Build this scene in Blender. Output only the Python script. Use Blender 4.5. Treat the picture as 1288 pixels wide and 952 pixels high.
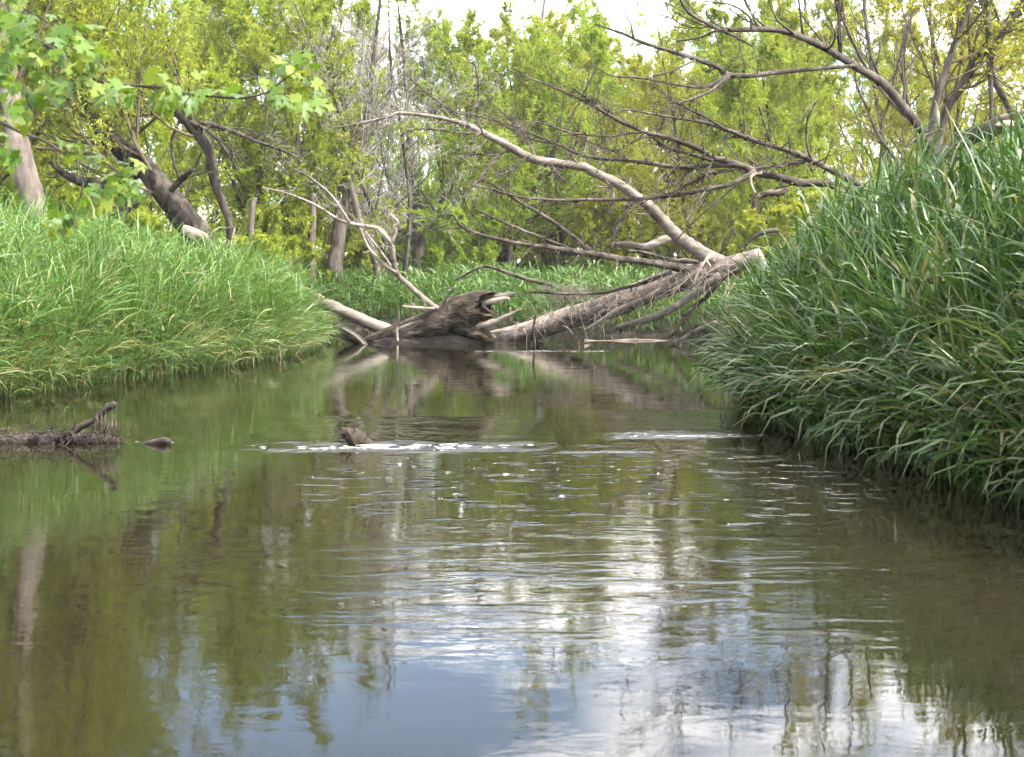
import bpy, math, random
import numpy as np
from mathutils import Vector, Matrix

for o in list(bpy.data.objects):
    bpy.data.objects.remove(o, do_unlink=True)
SC = bpy.context.scene
C = SC.collection
R = math.radians

# ------------------------------------------------------------------ camera, sky, sun, exposure
F = 1770.0; PW, PH = 1288.0, 952.0; HZ = 335.0; CH = 1.1
PITCH = math.atan((PH/2-HZ)/F)
cam_d = bpy.data.cameras.new('camera'); cam = bpy.data.objects.new('camera', cam_d); C.objects.link(cam)
cam.location = (0, 0, CH); cam.rotation_euler = (math.pi/2-PITCH, 0, 0)
cam_d.sensor_width = 36; cam_d.lens = 36*F/PW; cam_d.clip_start = 0.1; cam_d.clip_end = 3000
cam_d.dof.use_dof = True; cam_d.dof.focus_distance = 12.0; cam_d.dof.aperture_fstop = 6.5
SC.camera = cam
SUN_EL = R(45); SUN_AZ = math.atan2(0.86, -0.46)      # azimuth clockwise from +Y
w = bpy.data.worlds.new('World'); SC.world = w; w.use_nodes = True
nt = w.node_tree; nt.nodes.clear()
def N(nt, t, **k):
    n = nt.nodes.new(t)
    for a, b in k.items(): setattr(n, a, b)
    return n
def mth(nt, op, a, b=None, clamp=False):
    n = N(nt, 'ShaderNodeMath', operation=op); n.use_clamp = clamp
    for i, v in enumerate((a, b)):
        if v is None: continue
        if isinstance(v, (int, float)): n.inputs[i].default_value = v
        else: nt.links.new(v, n.inputs[i])
    return n.outputs[0]
sky = N(nt, 'ShaderNodeTexSky', sky_type='NISHITA'); sky.sun_disc = False
sky.sun_elevation = SUN_EL; sky.sun_rotation = SUN_AZ; sky.air_density = 1.0; sky.dust_density = 0.1; sky.ozone_density = 2.5
tc = N(nt, 'ShaderNodeTexCoord'); sp = N(nt, 'ShaderNodeSeparateXYZ'); nt.links.new(tc.outputs['Generated'], sp.inputs[0])
CLOUD_X, CLOUD_Y = 1.7, 0.0
zz = mth(nt, 'ADD', mth(nt, 'MAXIMUM', sp.outputs[2], 0.0), 0.10)
cb = N(nt, 'ShaderNodeCombineXYZ')
nt.links.new(mth(nt, 'ADD', mth(nt, 'DIVIDE', sp.outputs[0], zz), CLOUD_X), cb.inputs[0]); nt.links.new(mth(nt, 'ADD', mth(nt, 'DIVIDE', sp.outputs[1], zz), CLOUD_Y), cb.inputs[1])
cb.inputs[2].default_value = 6.3
cn = N(nt, 'ShaderNodeTexNoise'); cn.inputs['Scale'].default_value = 1.35; cn.inputs['Detail'].default_value = 7; cn.inputs['Roughness'].default_value = 0.55; cn.inputs['Distortion'].default_value = 0.3
nt.links.new(cb.outputs[0], cn.inputs['Vector'])
cr = N(nt, 'ShaderNodeValToRGB'); cr.color_ramp.elements[0].position = 0.47; cr.color_ramp.elements[1].position = 0.60; cr.color_ramp.elements[0].color = (0.04, 0.04, 0.04, 1)
nt.links.new(cn.outputs[0], cr.inputs[0])
mx = N(nt, 'ShaderNodeMix', data_type='RGBA'); nt.links.new(cr.outputs[0], mx.inputs[0]); nt.links.new(sky.outputs[0], mx.inputs[6])
mx.inputs[7].default_value = (16.5, 16.0, 15.5, 1)
bg = N(nt, 'ShaderNodeBackground'); bg.inputs[1].default_value = 0.15
nt.links.new(mx.outputs[2], bg.inputs[0])
wo = N(nt, 'ShaderNodeOutputWorld'); nt.links.new(bg.outputs[0], wo.inputs[0])
sun_d = bpy.data.lights.new('sun', 'SUN'); sun_d.energy = 4.7; sun_d.angle = R(1.0); sun_d.color = (1, 0.95, 0.86)
sun = bpy.data.objects.new('sun', sun_d); C.objects.link(sun)
sdir = Vector((math.sin(SUN_AZ)*math.cos(SUN_EL), math.cos(SUN_AZ)*math.cos(SUN_EL), math.sin(SUN_EL)))
sun.rotation_euler = sdir.to_track_quat('Z', 'Y').to_euler(); sun.location = (8, 0, 20)
SC.view_settings.view_transform = 'Standard'; SC.view_settings.look = 'None'; SC.view_settings.gamma = 1
SC.view_settings.exposure = 1.72
SC.render.engine = 'CYCLES'; SC.cycles.use_denoising = True
SC.cycles.max_bounces = 4; SC.cycles.transparent_max_bounces = 2; SC.cycles.diffuse_bounces = 3; SC.cycles.glossy_bounces = 2; SC.cycles.transmission_bounces = 2
SC.cycles.use_adaptive_sampling = True; SC.cycles.adaptive_threshold = 0.045; SC.cycles.adaptive_min_samples = 12
SC.cycles.caustics_reflective = False; SC.cycles.caustics_refractive = False

# ------------------------------------------------------------------ helpers
_fw = np.array([0, math.cos(PITCH), -math.sin(PITCH)]); _up = np.array([0, math.sin(PITCH), math.cos(PITCH)])
def at(px, py, D):
    d = np.array([1., 0, 0])*(px-PW/2) + _fw*F - _up*(py-PH/2)
    return np.array([0, 0, CH]) + d*(D/d[1])
def XD(px, D): return (px-PW/2)/F*D
def unit(v): return v/np.maximum(np.linalg.norm(v, axis=-1, keepdims=True), 1e-9)

def mesh_from(name, V, faces, mats, rnd=None, midx=None, smooth=True):
    """V (n,3); faces: list of int arrays (m,k)"""
    me = bpy.data.meshes.new(name)
    V = np.asarray(V, np.float32)
    me.vertices.add(len(V)); me.vertices.foreach_set('co', V.ravel())
    faces = [np.asarray(f, np.int32) for f in faces if len(f)]
    nl = sum(f.size for f in faces); nf = sum(len(f) for f in faces)
    me.loops.add(nl); me.loops.foreach_set('vertex_index', np.concatenate([f.ravel() for f in faces]))
    me.polygons.add(nf)
    tot = np.concatenate([np.full(len(f), f.shape[1], np.int32) for f in faces])
    st = np.concatenate([[0], np.cumsum(tot)[:-1]]).astype(np.int32)
    me.polygons.foreach_set('loop_start', st)
    if midx is not None: me.polygons.foreach_set('material_index', np.asarray(midx, np.int32))
    me.polygons.foreach_set('use_smooth', np.full(nf, smooth))
    if rnd is not None:
        a = me.attributes.new('rnd', 'FLOAT', 'POINT'); a.data.foreach_set('value', np.asarray(rnd, np.float32))
    for m in (mats if isinstance(mats, (list, tuple)) else [mats]): me.materials.append(m)
    me.update(calc_edges=True); me.validate()
    return me
def add(name, me, parent=None, loc=None, **kw):
    o = bpy.data.objects.new(name, me); C.objects.link(o)
    if parent is not None: o.parent = parent
    if loc is not None: o.location = loc
    for k, v in kw.items(): o[k] = v
    return o
def thing(name, label, cat, loc=(0, 0, 0), group=None):
    o = bpy.data.objects.new(name, None); C.objects.link(o); o.location = loc; o.empty_display_size = 0.2
    o['label'] = label; o['category'] = cat
    if group: o['group'] = group
    return o

def tubes(P, Rd, sides=6):
    """batch tubes: P (M,N,3), Rd (M,N) -> V, [quads, tip tris]"""
    P = np.asarray(P, float); Rd = np.asarray(Rd, float); M, n, _ = P.shape
    T = unit(np.gradient(P, axis=1))
    ref = np.tile(np.array([0.31, 0.17, 0.93]), (M, 1)); bad = np.abs((ref*unit(P[:, -1]-P[:, 0])).sum(1)) > .8
    ref[bad] = [0.95, -0.2, 0.1]
    A = unit(np.cross(T, ref[:, None, :])); B = np.cross(T, A)
    th = np.arange(sides)*2*np.pi/sides
    V = P[:, :, None, :] + Rd[:, :, None, None]*(A[:, :, None, :]*np.cos(th)[None, None, :, None] + B[:, :, None, :]*np.sin(th)[None, None, :, None])
    base = (np.arange(M)*n*sides)[:, None, None] + (np.arange(n-1)*sides)[None, :, None]
    j = np.arange(sides)[None, None, :]; j2 = (j+1) % sides
    q = np.stack([base+j, base+j2, base+sides+j2, base+sides+j], -1).reshape(-1, 4)
    caps = ((np.arange(M)*n*sides)[:, None] + (n-1)*sides + np.arange(sides)[None, :])
    caps0 = ((np.arange(M)*n*sides)[:, None] + np.arange(sides)[None, ::-1])
    return V.reshape(-1, 3), [q, caps, caps0]

class G:
    """collects pieces into one mesh"""
    def __init__(s): s.V = []; s.F = {}; s.n = 0; s.R = []; s.M = {}
    def put(s, V, faces, rnd=0.5, mi=0):
        V = np.asarray(V, float)
        for f in faces:
            f = np.asarray(f)
            if len(f) == 0: continue
            s.F.setdefault(f.shape[1], []).append(f+s.n); s.M.setdefault(f.shape[1], []).append(np.full(len(f), mi))
        s.V.append(V); s.n += len(V); s.R.append(np.broadcast_to(np.asarray(rnd, float), (len(V),)))
    def tube(s, pts, rad, sides=8, rough=0.0, rng=None, mi=0, rnd=0.5):
        pts = np.asarray(pts, float); rad = np.asarray(rad, float)
        V, f = tubes(pts[None], rad[None], sides)
        if rough and rng is not None:
            n = len(pts); w0 = rng.normal(0, 0.35, (n, sides)); nz = rng.normal(0, 0.8, (1, sides))+np.cumsum(w0, 0)-np.linspace(0, 1, n)[:, None]*np.sum(w0, 0)[None]; nz = np.clip(nz, -1.8, 1.8)
            Vv = V.reshape(n, sides, 3); V = (pts[:, None, :] + (Vv-pts[:, None, :])*(1+rough*nz[:, :, None])).reshape(-1, 3)
        s.put(V, f, rnd, mi)
    def mesh(s, name, mats, smooth=True):
        ks = sorted(s.F)
        return mesh_from(name, np.concatenate(s.V), [np.concatenate(s.F[k]) for k in ks], mats,
                         np.concatenate(s.R), np.concatenate([np.concatenate(s.M[k]) for k in ks]), smooth)

def smooth_path(P, sub=5):
    """Catmull-Rom through rows of P (any columns)"""
    P = np.asarray(P, float)
    if len(P) < 3: 
        t = np.linspace(0, 1, sub*(len(P)-1)+1)[:, None]; return P[:1]*(1-t)+P[-1:]*t
    Q = np.vstack([2*P[0]-P[1], P, 2*P[-1]-P[-2]]); out = []
    for i in range(1, len(Q)-2):
        for t in np.arange(sub)/sub:
            a, b, c, d = Q[i-1], Q[i], Q[i+1], Q[i+2]
            out.append(0.5*((2*b)+(-a+c)*t+(2*a-5*b+4*c-d)*t*t+(-a+3*b-3*c+d)*t**3))
    out.append(Q[-2]); return np.array(out)
def trace(pix, D0, D1, sub=5, jit=0.0, rng=None):
    """pix: rows (px,py,r_px); depth runs from D0 to D1 along it -> points, radii (metres)"""
    pix = np.asarray(pix, float)
    L = np.concatenate([[0], np.cumsum(np.hypot(np.diff(pix[:, 0]), np.diff(pix[:, 1])))]); L /= L[-1]
    Ds = D0+(D1-D0)*L
    W = np.array([list(at(p[0], p[1], d))+[p[2]/F*d] for p, d in zip(pix, Ds)])
    S = smooth_path(W, sub)
    P, r = S[:, :3], np.maximum(S[:, 3], 0.0015)
    if jit and rng is not None: P = P + rng.normal(0, 1, P.shape)*r[:, None]*jit
    return P, r

def children(rng, P, Rd, n, t0, t1, ang, lr, npts, wob=0.12, trop=0.05, rr=0.5, lmin=0.0, tend=0.25, lenabs=None):
    """grow n side branches from each branch of a batch"""
    M, K, _ = P.shape
    t = (np.arange(n)[None, :]+rng.random((M, n)))/n*(t1-t0)+t0
    x = t*(K-1); i = np.minimum(x.astype(int), K-2); f = (x-i)[..., None]; m = np.arange(M)[:, None]
    p = P[m, i]*(1-f)+P[m, i+1]*f; tan = unit(P[m, i+1]-P[m, i]); r = Rd[m, i]*(1-f[..., 0])+Rd[m, i+1]*f[..., 0]
    perp = rng.normal(0, 1, p.shape); perp = unit(perp-(perp*tan).sum(-1, keepdims=True)*tan)
    a = rng.uniform(ang[0], ang[1], (M, n))[..., None]
    d = unit(np.cos(a)*tan+np.sin(a)*perp)
    plen = np.linalg.norm(np.diff(P, axis=1), axis=2).sum(1)[:, None]
    L = (plen*lr if lenabs is None else np.full((M, 1), lenabs))*(1-0.55*t)*rng.uniform(0.6, 1.3, (M, n)); L = np.maximum(L, lmin)
    p, d, L, r = p.reshape(-1, 3), d.reshape(-1, 3), L.reshape(-1), r.reshape(-1)
    out = [p]
    for k in range(npts-1):
        d = unit(d+rng.normal(0, wob, d.shape)+np.array([0, 0, trop]))
        out.append(out[-1]+d*(L/(npts-1))[:, None])
    Pn = np.stack(out, 1); Rn = (r*rr)[:, None]*np.linspace(1, tend, npts)[None, :]
    return Pn, np.maximum(Rn, 0.0012)

def leaves(rng, P, per, ll, lw, droop=0.2, spread=0.9, t0=0.1):
    """leaf-sized faces along a batch of twigs -> V, faces, rnd"""
    M, K, _ = P.shape; n = M*per
    t = rng.random((M, per))*(1-t0)+t0; x = t*(K-1); i = np.minimum(x.astype(int), K-2); f = (x-i)[..., None]; m = np.arange(M)[:, None]
    p = (P[m, i]*(1-f)+P[m, i+1]*f).reshape(-1, 3); tan = unit(P[m, i+1]-P[m, i]).reshape(-1, 3)
    d = unit(tan*0.7+rng.normal(0, spread*0.6, (n, 3))-np.array([0, 0, droop]))
    s = unit(np.cross(d, rng.normal(0, 1, (n, 3)))); nn = np.cross(d, s)
    L = ll*rng.uniform(0.6, 1.3, (n, 1)); W = lw*rng.uniform(0.6, 1.3, (n, 1))*0.5
    a = p; b = p+d*L*0.45+s*W+nn*W*0.3; c = p+d*L-np.array([0, 0, 1])*L*0.12; e = p+d*L*0.45-s*W+nn*W*0.3
    V = np.stack([a, b, c, e], 1).reshape(-1, 3)
    q = (np.arange(n)*4)[:, None]; fc = np.concatenate([np.hstack([q, q+1, q+2]), np.hstack([q, q+2, q+3])])
    tw = np.repeat(rng.random(M), per)
    rnd = np.clip(0.55*tw+0.45*rng.random(n), 0, 1)
    return V, [fc], np.repeat(rnd, 4)

# ------------------------------------------------------------------ materials
def newmat(name):
    m = bpy.data.materials.new(name); m.use_nodes = True; t = m.node_tree; t.nodes.clear()
    return m, t, N(t, 'ShaderNodeOutputMaterial')
def ramp(t, src, stops):
    r = N(t, 'ShaderNodeValToRGB'); els = r.color_ramp.elements
    while len(els) < len(stops): els.new(0.5)
    for e, (p, c) in zip(els, stops): e.position = p; e.color = (*c, 1)
    t.links.new(src, r.inputs[0]); return r.outputs[0]
def leaf_mat(name, stops, transl=0.4, rough=0.5, spec=0.4, objcol=True, tcol=(1.0, 1.0, 0.55)):
    m, t, out = newmat(name)
    at_ = N(t, 'ShaderNodeAttribute', attribute_name='rnd')
    col = ramp(t, at_.outputs['Fac'], stops)
    if objcol:
        oi = N(t, 'ShaderNodeObjectInfo'); mm = N(t, 'ShaderNodeMix', data_type='RGBA', blend_type='MULTIPLY'); mm.inputs[0].default_value = 1
        t.links.new(col, mm.inputs[6]); t.links.new(oi.outputs['Color'], mm.inputs[7]); col = mm.outputs[2]
    p = N(t, 'ShaderNodeBsdfPrincipled'); p.inputs['Roughness'].default_value = rough; p.inputs['Specular IOR Level'].default_value = spec
    t.links.new(col, p.inputs['Base Color'])
    tr = N(t, 'ShaderNodeBsdfTranslucent'); m2 = N(t, 'ShaderNodeMix', data_type='RGBA', blend_type='MULTIPLY'); m2.inputs[0].default_value = 1
    t.links.new(col, m2.inputs[6]); m2.inputs[7].default_value = (*tcol, 1); t.links.new(m2.outputs[2], tr.inputs[0])
    ms = N(t, 'ShaderNodeMixShader'); ms.inputs[0].default_value = transl
    t.links.new(p.outputs[0], ms.inputs[1]); t.links.new(tr.outputs[0], ms.inputs[2]); t.links.new(ms.outputs[0], out.inputs[0])
    return m
def bark_mat(name, c0, c1, c2, scale=9, bump=0.6, stretch=(1, 1, 0.25), rough=0.9, dist=0.02):
    m, t, out = newmat(name)
    tcn = N(t, 'ShaderNodeTexCoord'); mp = N(t, 'ShaderNodeMapping'); mp.inputs['Scale'].default_value = stretch
    t.links.new(tcn.outputs['Object'], mp.inputs[0])
    n1 = N(t, 'ShaderNodeTexNoise'); n1.inputs['Scale'].default_value = scale; n1.inputs['Detail'].default_value = 5; n1.inputs['Roughness'].default_value = 0.65
    n2 = N(t, 'ShaderNodeTexNoise'); n2.inputs['Scale'].default_value = scale*0.25; n2.inputs['Detail'].default_value = 3
    n3 = N(t, 'ShaderNodeTexVoronoi'); n3.inputs['Scale'].default_value = scale*2.2
    for n in (n1, n3): t.links.new(mp.outputs[0], n.inputs['Vector'])
    t.links.new(tcn.outputs['Object'], n2.inputs['Vector'])
    s = mth(t, 'ADD', mth(t, 'MULTIPLY', n1.outputs[0], 0.6), mth(t, 'MULTIPLY', n2.outputs[0], 0.4))
    col = ramp(t, s, [(0.36, c0), (0.5, c1), (0.64, c2)])
    p = N(t, 'ShaderNodeBsdfPrincipled'); p.inputs['Roughness'].default_value = rough; p.inputs['Specular IOR Level'].default_value = 0.2
    t.links.new(col, p.inputs['Base Color'])
    b = N(t, 'ShaderNodeBump'); b.inputs['Strength'].default_value = bump; b.inputs['Distance'].default_value = dist
    t.links.new(mth(t, 'ADD', n1.outputs[0], mth(t, 'MULTIPLY', n3.outputs[0], 0.5)), b.inputs['Height']); t.links.new(b.outputs[0], p.inputs['Normal'])
    t.links.new(p.outputs[0], out.inputs[0]); return m

M_grass = leaf_mat('grass_blades', [(0.0, (0.048, 0.092, 0.032)), (0.35, (0.082, 0.150, 0.040)), (0.7, (0.13, 0.20, 0.055)), (0.86, (0.17, 0.21, 0.08)), (0.93, (0.27, 0.235, 0.12)), (1.0, (0.36, 0.29, 0.17))], 0.34, 0.42, 0.45)
M_willow = leaf_mat('willow_leaves', [(0.0, (0.19, 0.24, 0.038)), (0.5, (0.305, 0.345, 0.052)), (1.0, (0.43, 0.43, 0.075))], 0.52, 0.6, 0.15, tcol=(1, 0.98, 0.6))
M_maple = leaf_mat('maple_leaves', [(0.0, (0.065, 0.135, 0.016)), (0.5, (0.11, 0.19, 0.02)), (1.0, (0.18, 0.23, 0.024))], 0.5, 0.4, 0.4, tcol=(1, 1, 0.5))
M_bark = bark_mat('grey_bark', (0.022, 0.017, 0.013), (0.055, 0.045, 0.036), (0.12, 0.10, 0.082), 10, 0.8)
M_darkbark = bark_mat('dark_willow_bark', (0.010, 0.008, 0.006), (0.026, 0.020, 0.016), (0.085, 0.07, 0.056), 8, 1.0, dist=0.05)
M_palebark = bark_mat('pale_bark', (0.05, 0.04, 0.033), (0.125, 0.10, 0.084), (0.23, 0.195, 0.168), 7, 0.5)
M_dead = bark_mat('weathered_dead_wood', (0.06, 0.049, 0.040), (0.158, 0.132, 0.108), (0.29, 0.25, 0.212), 9, 0.6, (0.35, 1, 1))
M_pale = bark_mat('bleached_trunk_wood', (0.055, 0.043, 0.034), (0.19, 0.153, 0.124), (0.38, 0.32, 0.27), 11, 0.9, (0.3, 1, 1))
M_deadlimb = bark_mat('dead_limb_wood', (0.022, 0.016, 0.012), (0.058, 0.045, 0.035), (0.165, 0.135, 0.11), 10, 0.5, (0.4, 1, 1), dist=0.01)
M_rot = bark_mat('rotten_dark_wood', (0.012, 0.009, 0.006), (0.046, 0.034, 0.024), (0.165, 0.128, 0.096), 12, 0.8, (0.35, 1, 1), dist=0.025)
M_split = bark_mat('split_pale_wood', (0.16, 0.12, 0.09), (0.31, 0.24, 0.195), (0.44, 0.36, 0.31), 14, 0.5, (0.3, 1, 1), dist=0.008)
M_wet = bark_mat('wet_black_wood', (0.012, 0.009, 0.008), (0.03, 0.022, 0.018), (0.08, 0.06, 0.045), 14, 0.7, (0.4, 1, 1), rough=0.55, dist=0.01)
def flat_mat(name, a, b_):
    m, t, out = newmat(name); oi = N(t, 'ShaderNodeObjectInfo'); c = ramp(t, oi.outputs['Random'], [(0, a), (1, b_)])
    d = N(t, 'ShaderNodeBsdfDiffuse'); t.links.new(c, d.inputs[0]); t.links.new(d.outputs[0], out.inputs[0]); return m
M_twig = flat_mat('thin_twigs', (0.075, 0.06, 0.04), (0.12, 0.095, 0.06))
M_gtwig = flat_mat('grey_twigs', (0.19, 0.175, 0.155), (0.27, 0.25, 0.225))

# ground
M_ground, t, out = newmat('bank_soil')
tcn = N(t, 'ShaderNodeTexCoord'); n1 = N(t, 'ShaderNodeTexNoise'); n1.inputs['Scale'].default_value = 1.3; n1.inputs['Detail'].default_value = 9; n1.inputs['Roughness'].default_value = 0.65
t.links.new(tcn.outputs['Object'], n1.inputs['Vector'])
n2 = N(t, 'ShaderNodeTexNoise'); n2.inputs['Scale'].default_value = 14; n2.inputs['Detail'].default_value = 6; t.links.new(tcn.outputs['Object'], n2.inputs['Vector'])
col = ramp(t, mth(t, 'ADD', mth(t, 'MULTIPLY', n1.outputs[0], 0.6), mth(t, 'MULTIPLY', n2.outputs[0], 0.4)), [(0.35, (0.018, 0.014, 0.009)), (0.5, (0.040, 0.032, 0.020)), (0.65, (0.075, 0.060, 0.042))])
p = N(t, 'ShaderNodeBsdfPrincipled'); p.inputs['Roughness'].default_value = 0.95; t.links.new(col, p.inputs['Base Color'])
b = N(t, 'ShaderNodeBump'); b.inputs['Strength'].default_value = 0.7; b.inputs['Distance'].default_value = 0.06; t.links.new(n2.outputs[0], b.inputs['Height']); t.links.new(b.outputs[0], p.inputs['Normal'])
t.links.new(p.outputs[0], out.inputs[0])

# water
M_water, t, out = newmat('creek_water')
tcn = N(t, 'ShaderNodeTexCoord'); OB = tcn.outputs['Object']
def wnoise(sx, sy, sc, det=2.0, ro=0.5, dist=0.0, off=0.0):
    mp = N(t, 'ShaderNodeMapping'); mp.inputs['Scale'].default_value = (sx, sy, 1); mp.inputs['Location'].default_value = (off, off*0.7, 0); t.links.new(OB, mp.inputs[0])
    n = N(t, 'ShaderNodeTexNoise'); n.inputs['Scale'].default_value = sc; n.inputs['Detail'].default_value = det; n.inputs['Roughness'].default_value = ro; n.inputs['Distortion'].default_value = dist
    t.links.new(mp.outputs[0], n.inputs['Vector']); return n.outputs[0]
def blob(cx, cy, rx, ry, soft=1.0):
    """soft elliptical patch of the water surface in metres"""
    s = N(t, 'ShaderNodeSeparateXYZ'); t.links.new(OB, s.inputs[0])
    a = mth(t, 'DIVIDE', mth(t, 'SUBTRACT', s.outputs[0], cx), rx); b_ = mth(t, 'DIVIDE', mth(t, 'SUBTRACT', s.outputs[1], cy), ry)
    r2 = mth(t, 'ADD', mth(t, 'MULTIPLY', a, a), mth(t, 'MULTIPLY', b_, b_))
    return mth(t, 'SUBTRACT', 1.0, mth(t, 'SQRT', r2), True)
swell = wnoise(0.6, 1.3, 1.6, 2, 0.5)
rip = wnoise(0.62, 1.35, 6.5, 4, 0.6, 0.9, 3.1)
fine = wnoise(0.6, 1.5, 24.0, 2, 0.5, 0.3, 7.7)
patch = ramp(t, wnoise(0.7, 0.5, 0.55, 3, 0.5, 0.5, 1.3), [(0.42, (0, 0, 0)), (0.62, (1, 1, 1))])
# current over the shallow bar by the wood chunk, and the mid-stream ruffle
riff = mth(t, 'ADD', mth(t, 'MULTIPLY', blob(-0.70, 8.55, 1.05, 0.34), 2.2, True), mth(t, 'ADD', mth(t, 'MULTIPLY', blob(1.25, 9.2, 0.8, 0.30), 1.7, True), 0.0))
rbreak = ramp(t, wnoise(0.5, 1.6, 3.2, 3, 0.6, 0.2, 5.5), [(0.50, (0, 0, 0)), (0.62, (1, 1, 1))])
core = mth(t, 'ADD', mth(t, 'MULTIPLY', blob(-0.68, 8.45, 0.95, 0.17), 2.0, True), mth(t, 'MULTIPLY', blob(1.35, 9.15, 0.65, 0.13), 1.6, True))
spark = mth(t, 'MULTIPLY', mth(t, 'MULTIPLY', blob(0.45, 7.3, 1.7, 1.6), 1.8, True), ramp(t, wnoise(1.1, 2.3, 4.0, 2, 0.5, 0.2, 9.1), [(0.57, (0, 0, 0)), (0.66, (1, 1, 1))]))
core = mth(t, 'ADD', mth(t, 'MULTIPLY', core, 0.5), mth(t, 'MULTIPLY', spark, 1.6))
riff = mth(t, 'ADD', mth(t, 'ADD', core, mth(t, 'MULTIPLY', riff, rbreak)), mth(t, 'MULTIPLY', blob(0.35, 18.3, 0.9, 0.14), 0.6))
ruff = blob(0.3, 5.0, 1.9, 1.3)
h = mth(t, 'MULTIPLY', swell, 0.0030)
wob = mth(t, 'MULTIPLY', mth(t, 'SUBTRACT', wnoise(1.0, 1.0, 2.6, 4, 0.6, 0.3, 4.4), 0.5), 0.55)
def rise(cx, y0, rx, wdt, A):
    """standing wave where the current climbs over a sunken bar: rises over wdt metres, sinks back over 1.5 m"""
    s_ = N(t, 'ShaderNodeSeparateXYZ'); t.links.new(OB, s_.inputs[0])
    e = mth(t, 'SUBTRACT', mth(t, 'ADD', s_.outputs[1], mth(t, 'MULTIPLY', wob, wdt*2.2)), y0)
    up = mth(t, 'DIVIDE', e, wdt, True); dn = mth(t, 'SUBTRACT', 1.0, mth(t, 'DIVIDE', mth(t, 'SUBTRACT', e, wdt), 1.5, True))
    mx_ = mth(t, 'SUBTRACT', 1.0, mth(t, 'ABSOLUTE', mth(t, 'DIVIDE', mth(t, 'SUBTRACT', s_.outputs[0], cx), rx)), True)
    mx_ = mth(t, 'MULTIPLY', mx_, 2.0, True)
    return mth(t, 'MULTIPLY', mth(t, 'MULTIPLY', up, dn), mth(t, 'MULTIPLY', mx_, A))
for a_ in ((-0.72, 8.32, 1.0, 0.46, 0.060), (1.15, 8.96, 0.70, 0.30, 0.038), (0.40, 18.1, 1.15, 0.35, 0.040), (-2.6, 8.95, 0.5, 0.12, 0.013), (0.55, 8.25, 0.35, 0.10, 0.012)): h = mth(t, 'ADD', h, rise(*a_))
amp = mth(t, 'ADD', mth(t, 'MULTIPLY', patch, 0.0006), mth(t, 'ADD', mth(t, 'MULTIPLY', riff, 0.022), mth(t, 'MULTIPLY', mth(t, 'MULTIPLY', ruff, mth(t, 'ADD', rbreak, 0.25)), 0.0042)))
h = mth(t, 'ADD', h, mth(t, 'MULTIPLY', rip, mth(t, 'ADD', amp, 0.0005)))
h = mth(t, 'ADD', h, mth(t, 'MULTIPLY', fine, mth(t, 'ADD', mth(t, 'MULTIPLY', amp, 0.30), 0.00006)))
b = N(t, 'ShaderNodeBump'); b.inputs['Strength'].default_value = 1; b.inputs['Distance'].default_value = 1.0; t.links.new(h, b.inputs['Height'])
p = N(t, 'ShaderNodeBsdfPrincipled'); p.inputs['Roughness'].default_value = 0.015; p.inputs['IOR'].default_value = 1.36
murk = ramp(t, wnoise(1, 1, 0.35, 4, 0.6, 0.5, 2.2), [(0.35, (0.009, 0.008, 0.0038)), (0.65, (0.014, 0.0118, 0.006))])
t.links.new(murk, p.inputs['Base Color']); t.links.new(b.outputs[0], p.inputs['Normal']); t.links.new(p.outputs[0], out.inputs[0])

# ------------------------------------------------------------------ terrain
POLY = np.array([(-4.8, -40), (-4.8, 0), (-4.8, 8), (-4.7, 11), (-3.95, 13.4), (-3.4, 15), (-2.9, 17), (-2.8, 19), (-3.0, 20.6), (-4, 21.6), (-8, 22.2), (-14, 23.5), (-22, 27), (-22, 30),
    (-14, 26.5), (-8, 25.2), (-3, 24.6), (0, 24.3), (0.9, 23), (1.6, 22.2), (3, 21.9), (3.5, 21.6), (3.75, 20.5), (3.6, 18.5), (3.05, 15), (2.25, 12.6), (1.87, 10.4), (2.05, 8.85), (2.28, 7.6), (2.5, 6.4), (2.9, 4), (3.0, 0), (3.0, -40)])
def sdist(x, y):
    """distance to the water's edge, positive on land"""
    x = np.asarray(x, float); y = np.asarray(y, float); d = np.full(x.shape, 1e9); ins = np.zeros(x.shape, bool)
    n = len(POLY)
    for i in range(n):
        (x0, y0), (x1, y1) = POLY[i], POLY[(i+1) % n]
        dx, dy = x1-x0, y1-y0; tt = np.clip(((x-x0)*dx+(y-y0)*dy)/(dx*dx+dy*dy), 0, 1)
        d = np.minimum(d, np.hypot(x-x0-tt*dx, y-y0-tt*dy))
        c = (y0 > y) != (y1 > y)
        with np.errstate(divide='ignore', invalid='ignore'):
            xi = x0+(y-y0)*dx/dy if dy else np.full(x.shape, 1e9)
        ins ^= c & (x < xi)
    return np.where(ins, -d, d)
def bumpy(x, y):
    return 0.5*np.sin(1.7*x+0.6*y+1)*np.sin(1.1*y-0.4*x)+0.3*np.sin(3.9*x+2)*np.sin(3.1*y+0.5*x)+0.2*np.sin(7.3*x-2.1*y)
def sig(v): return 1/(1+np.exp(-np.clip(v, -40, 40)))
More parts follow.
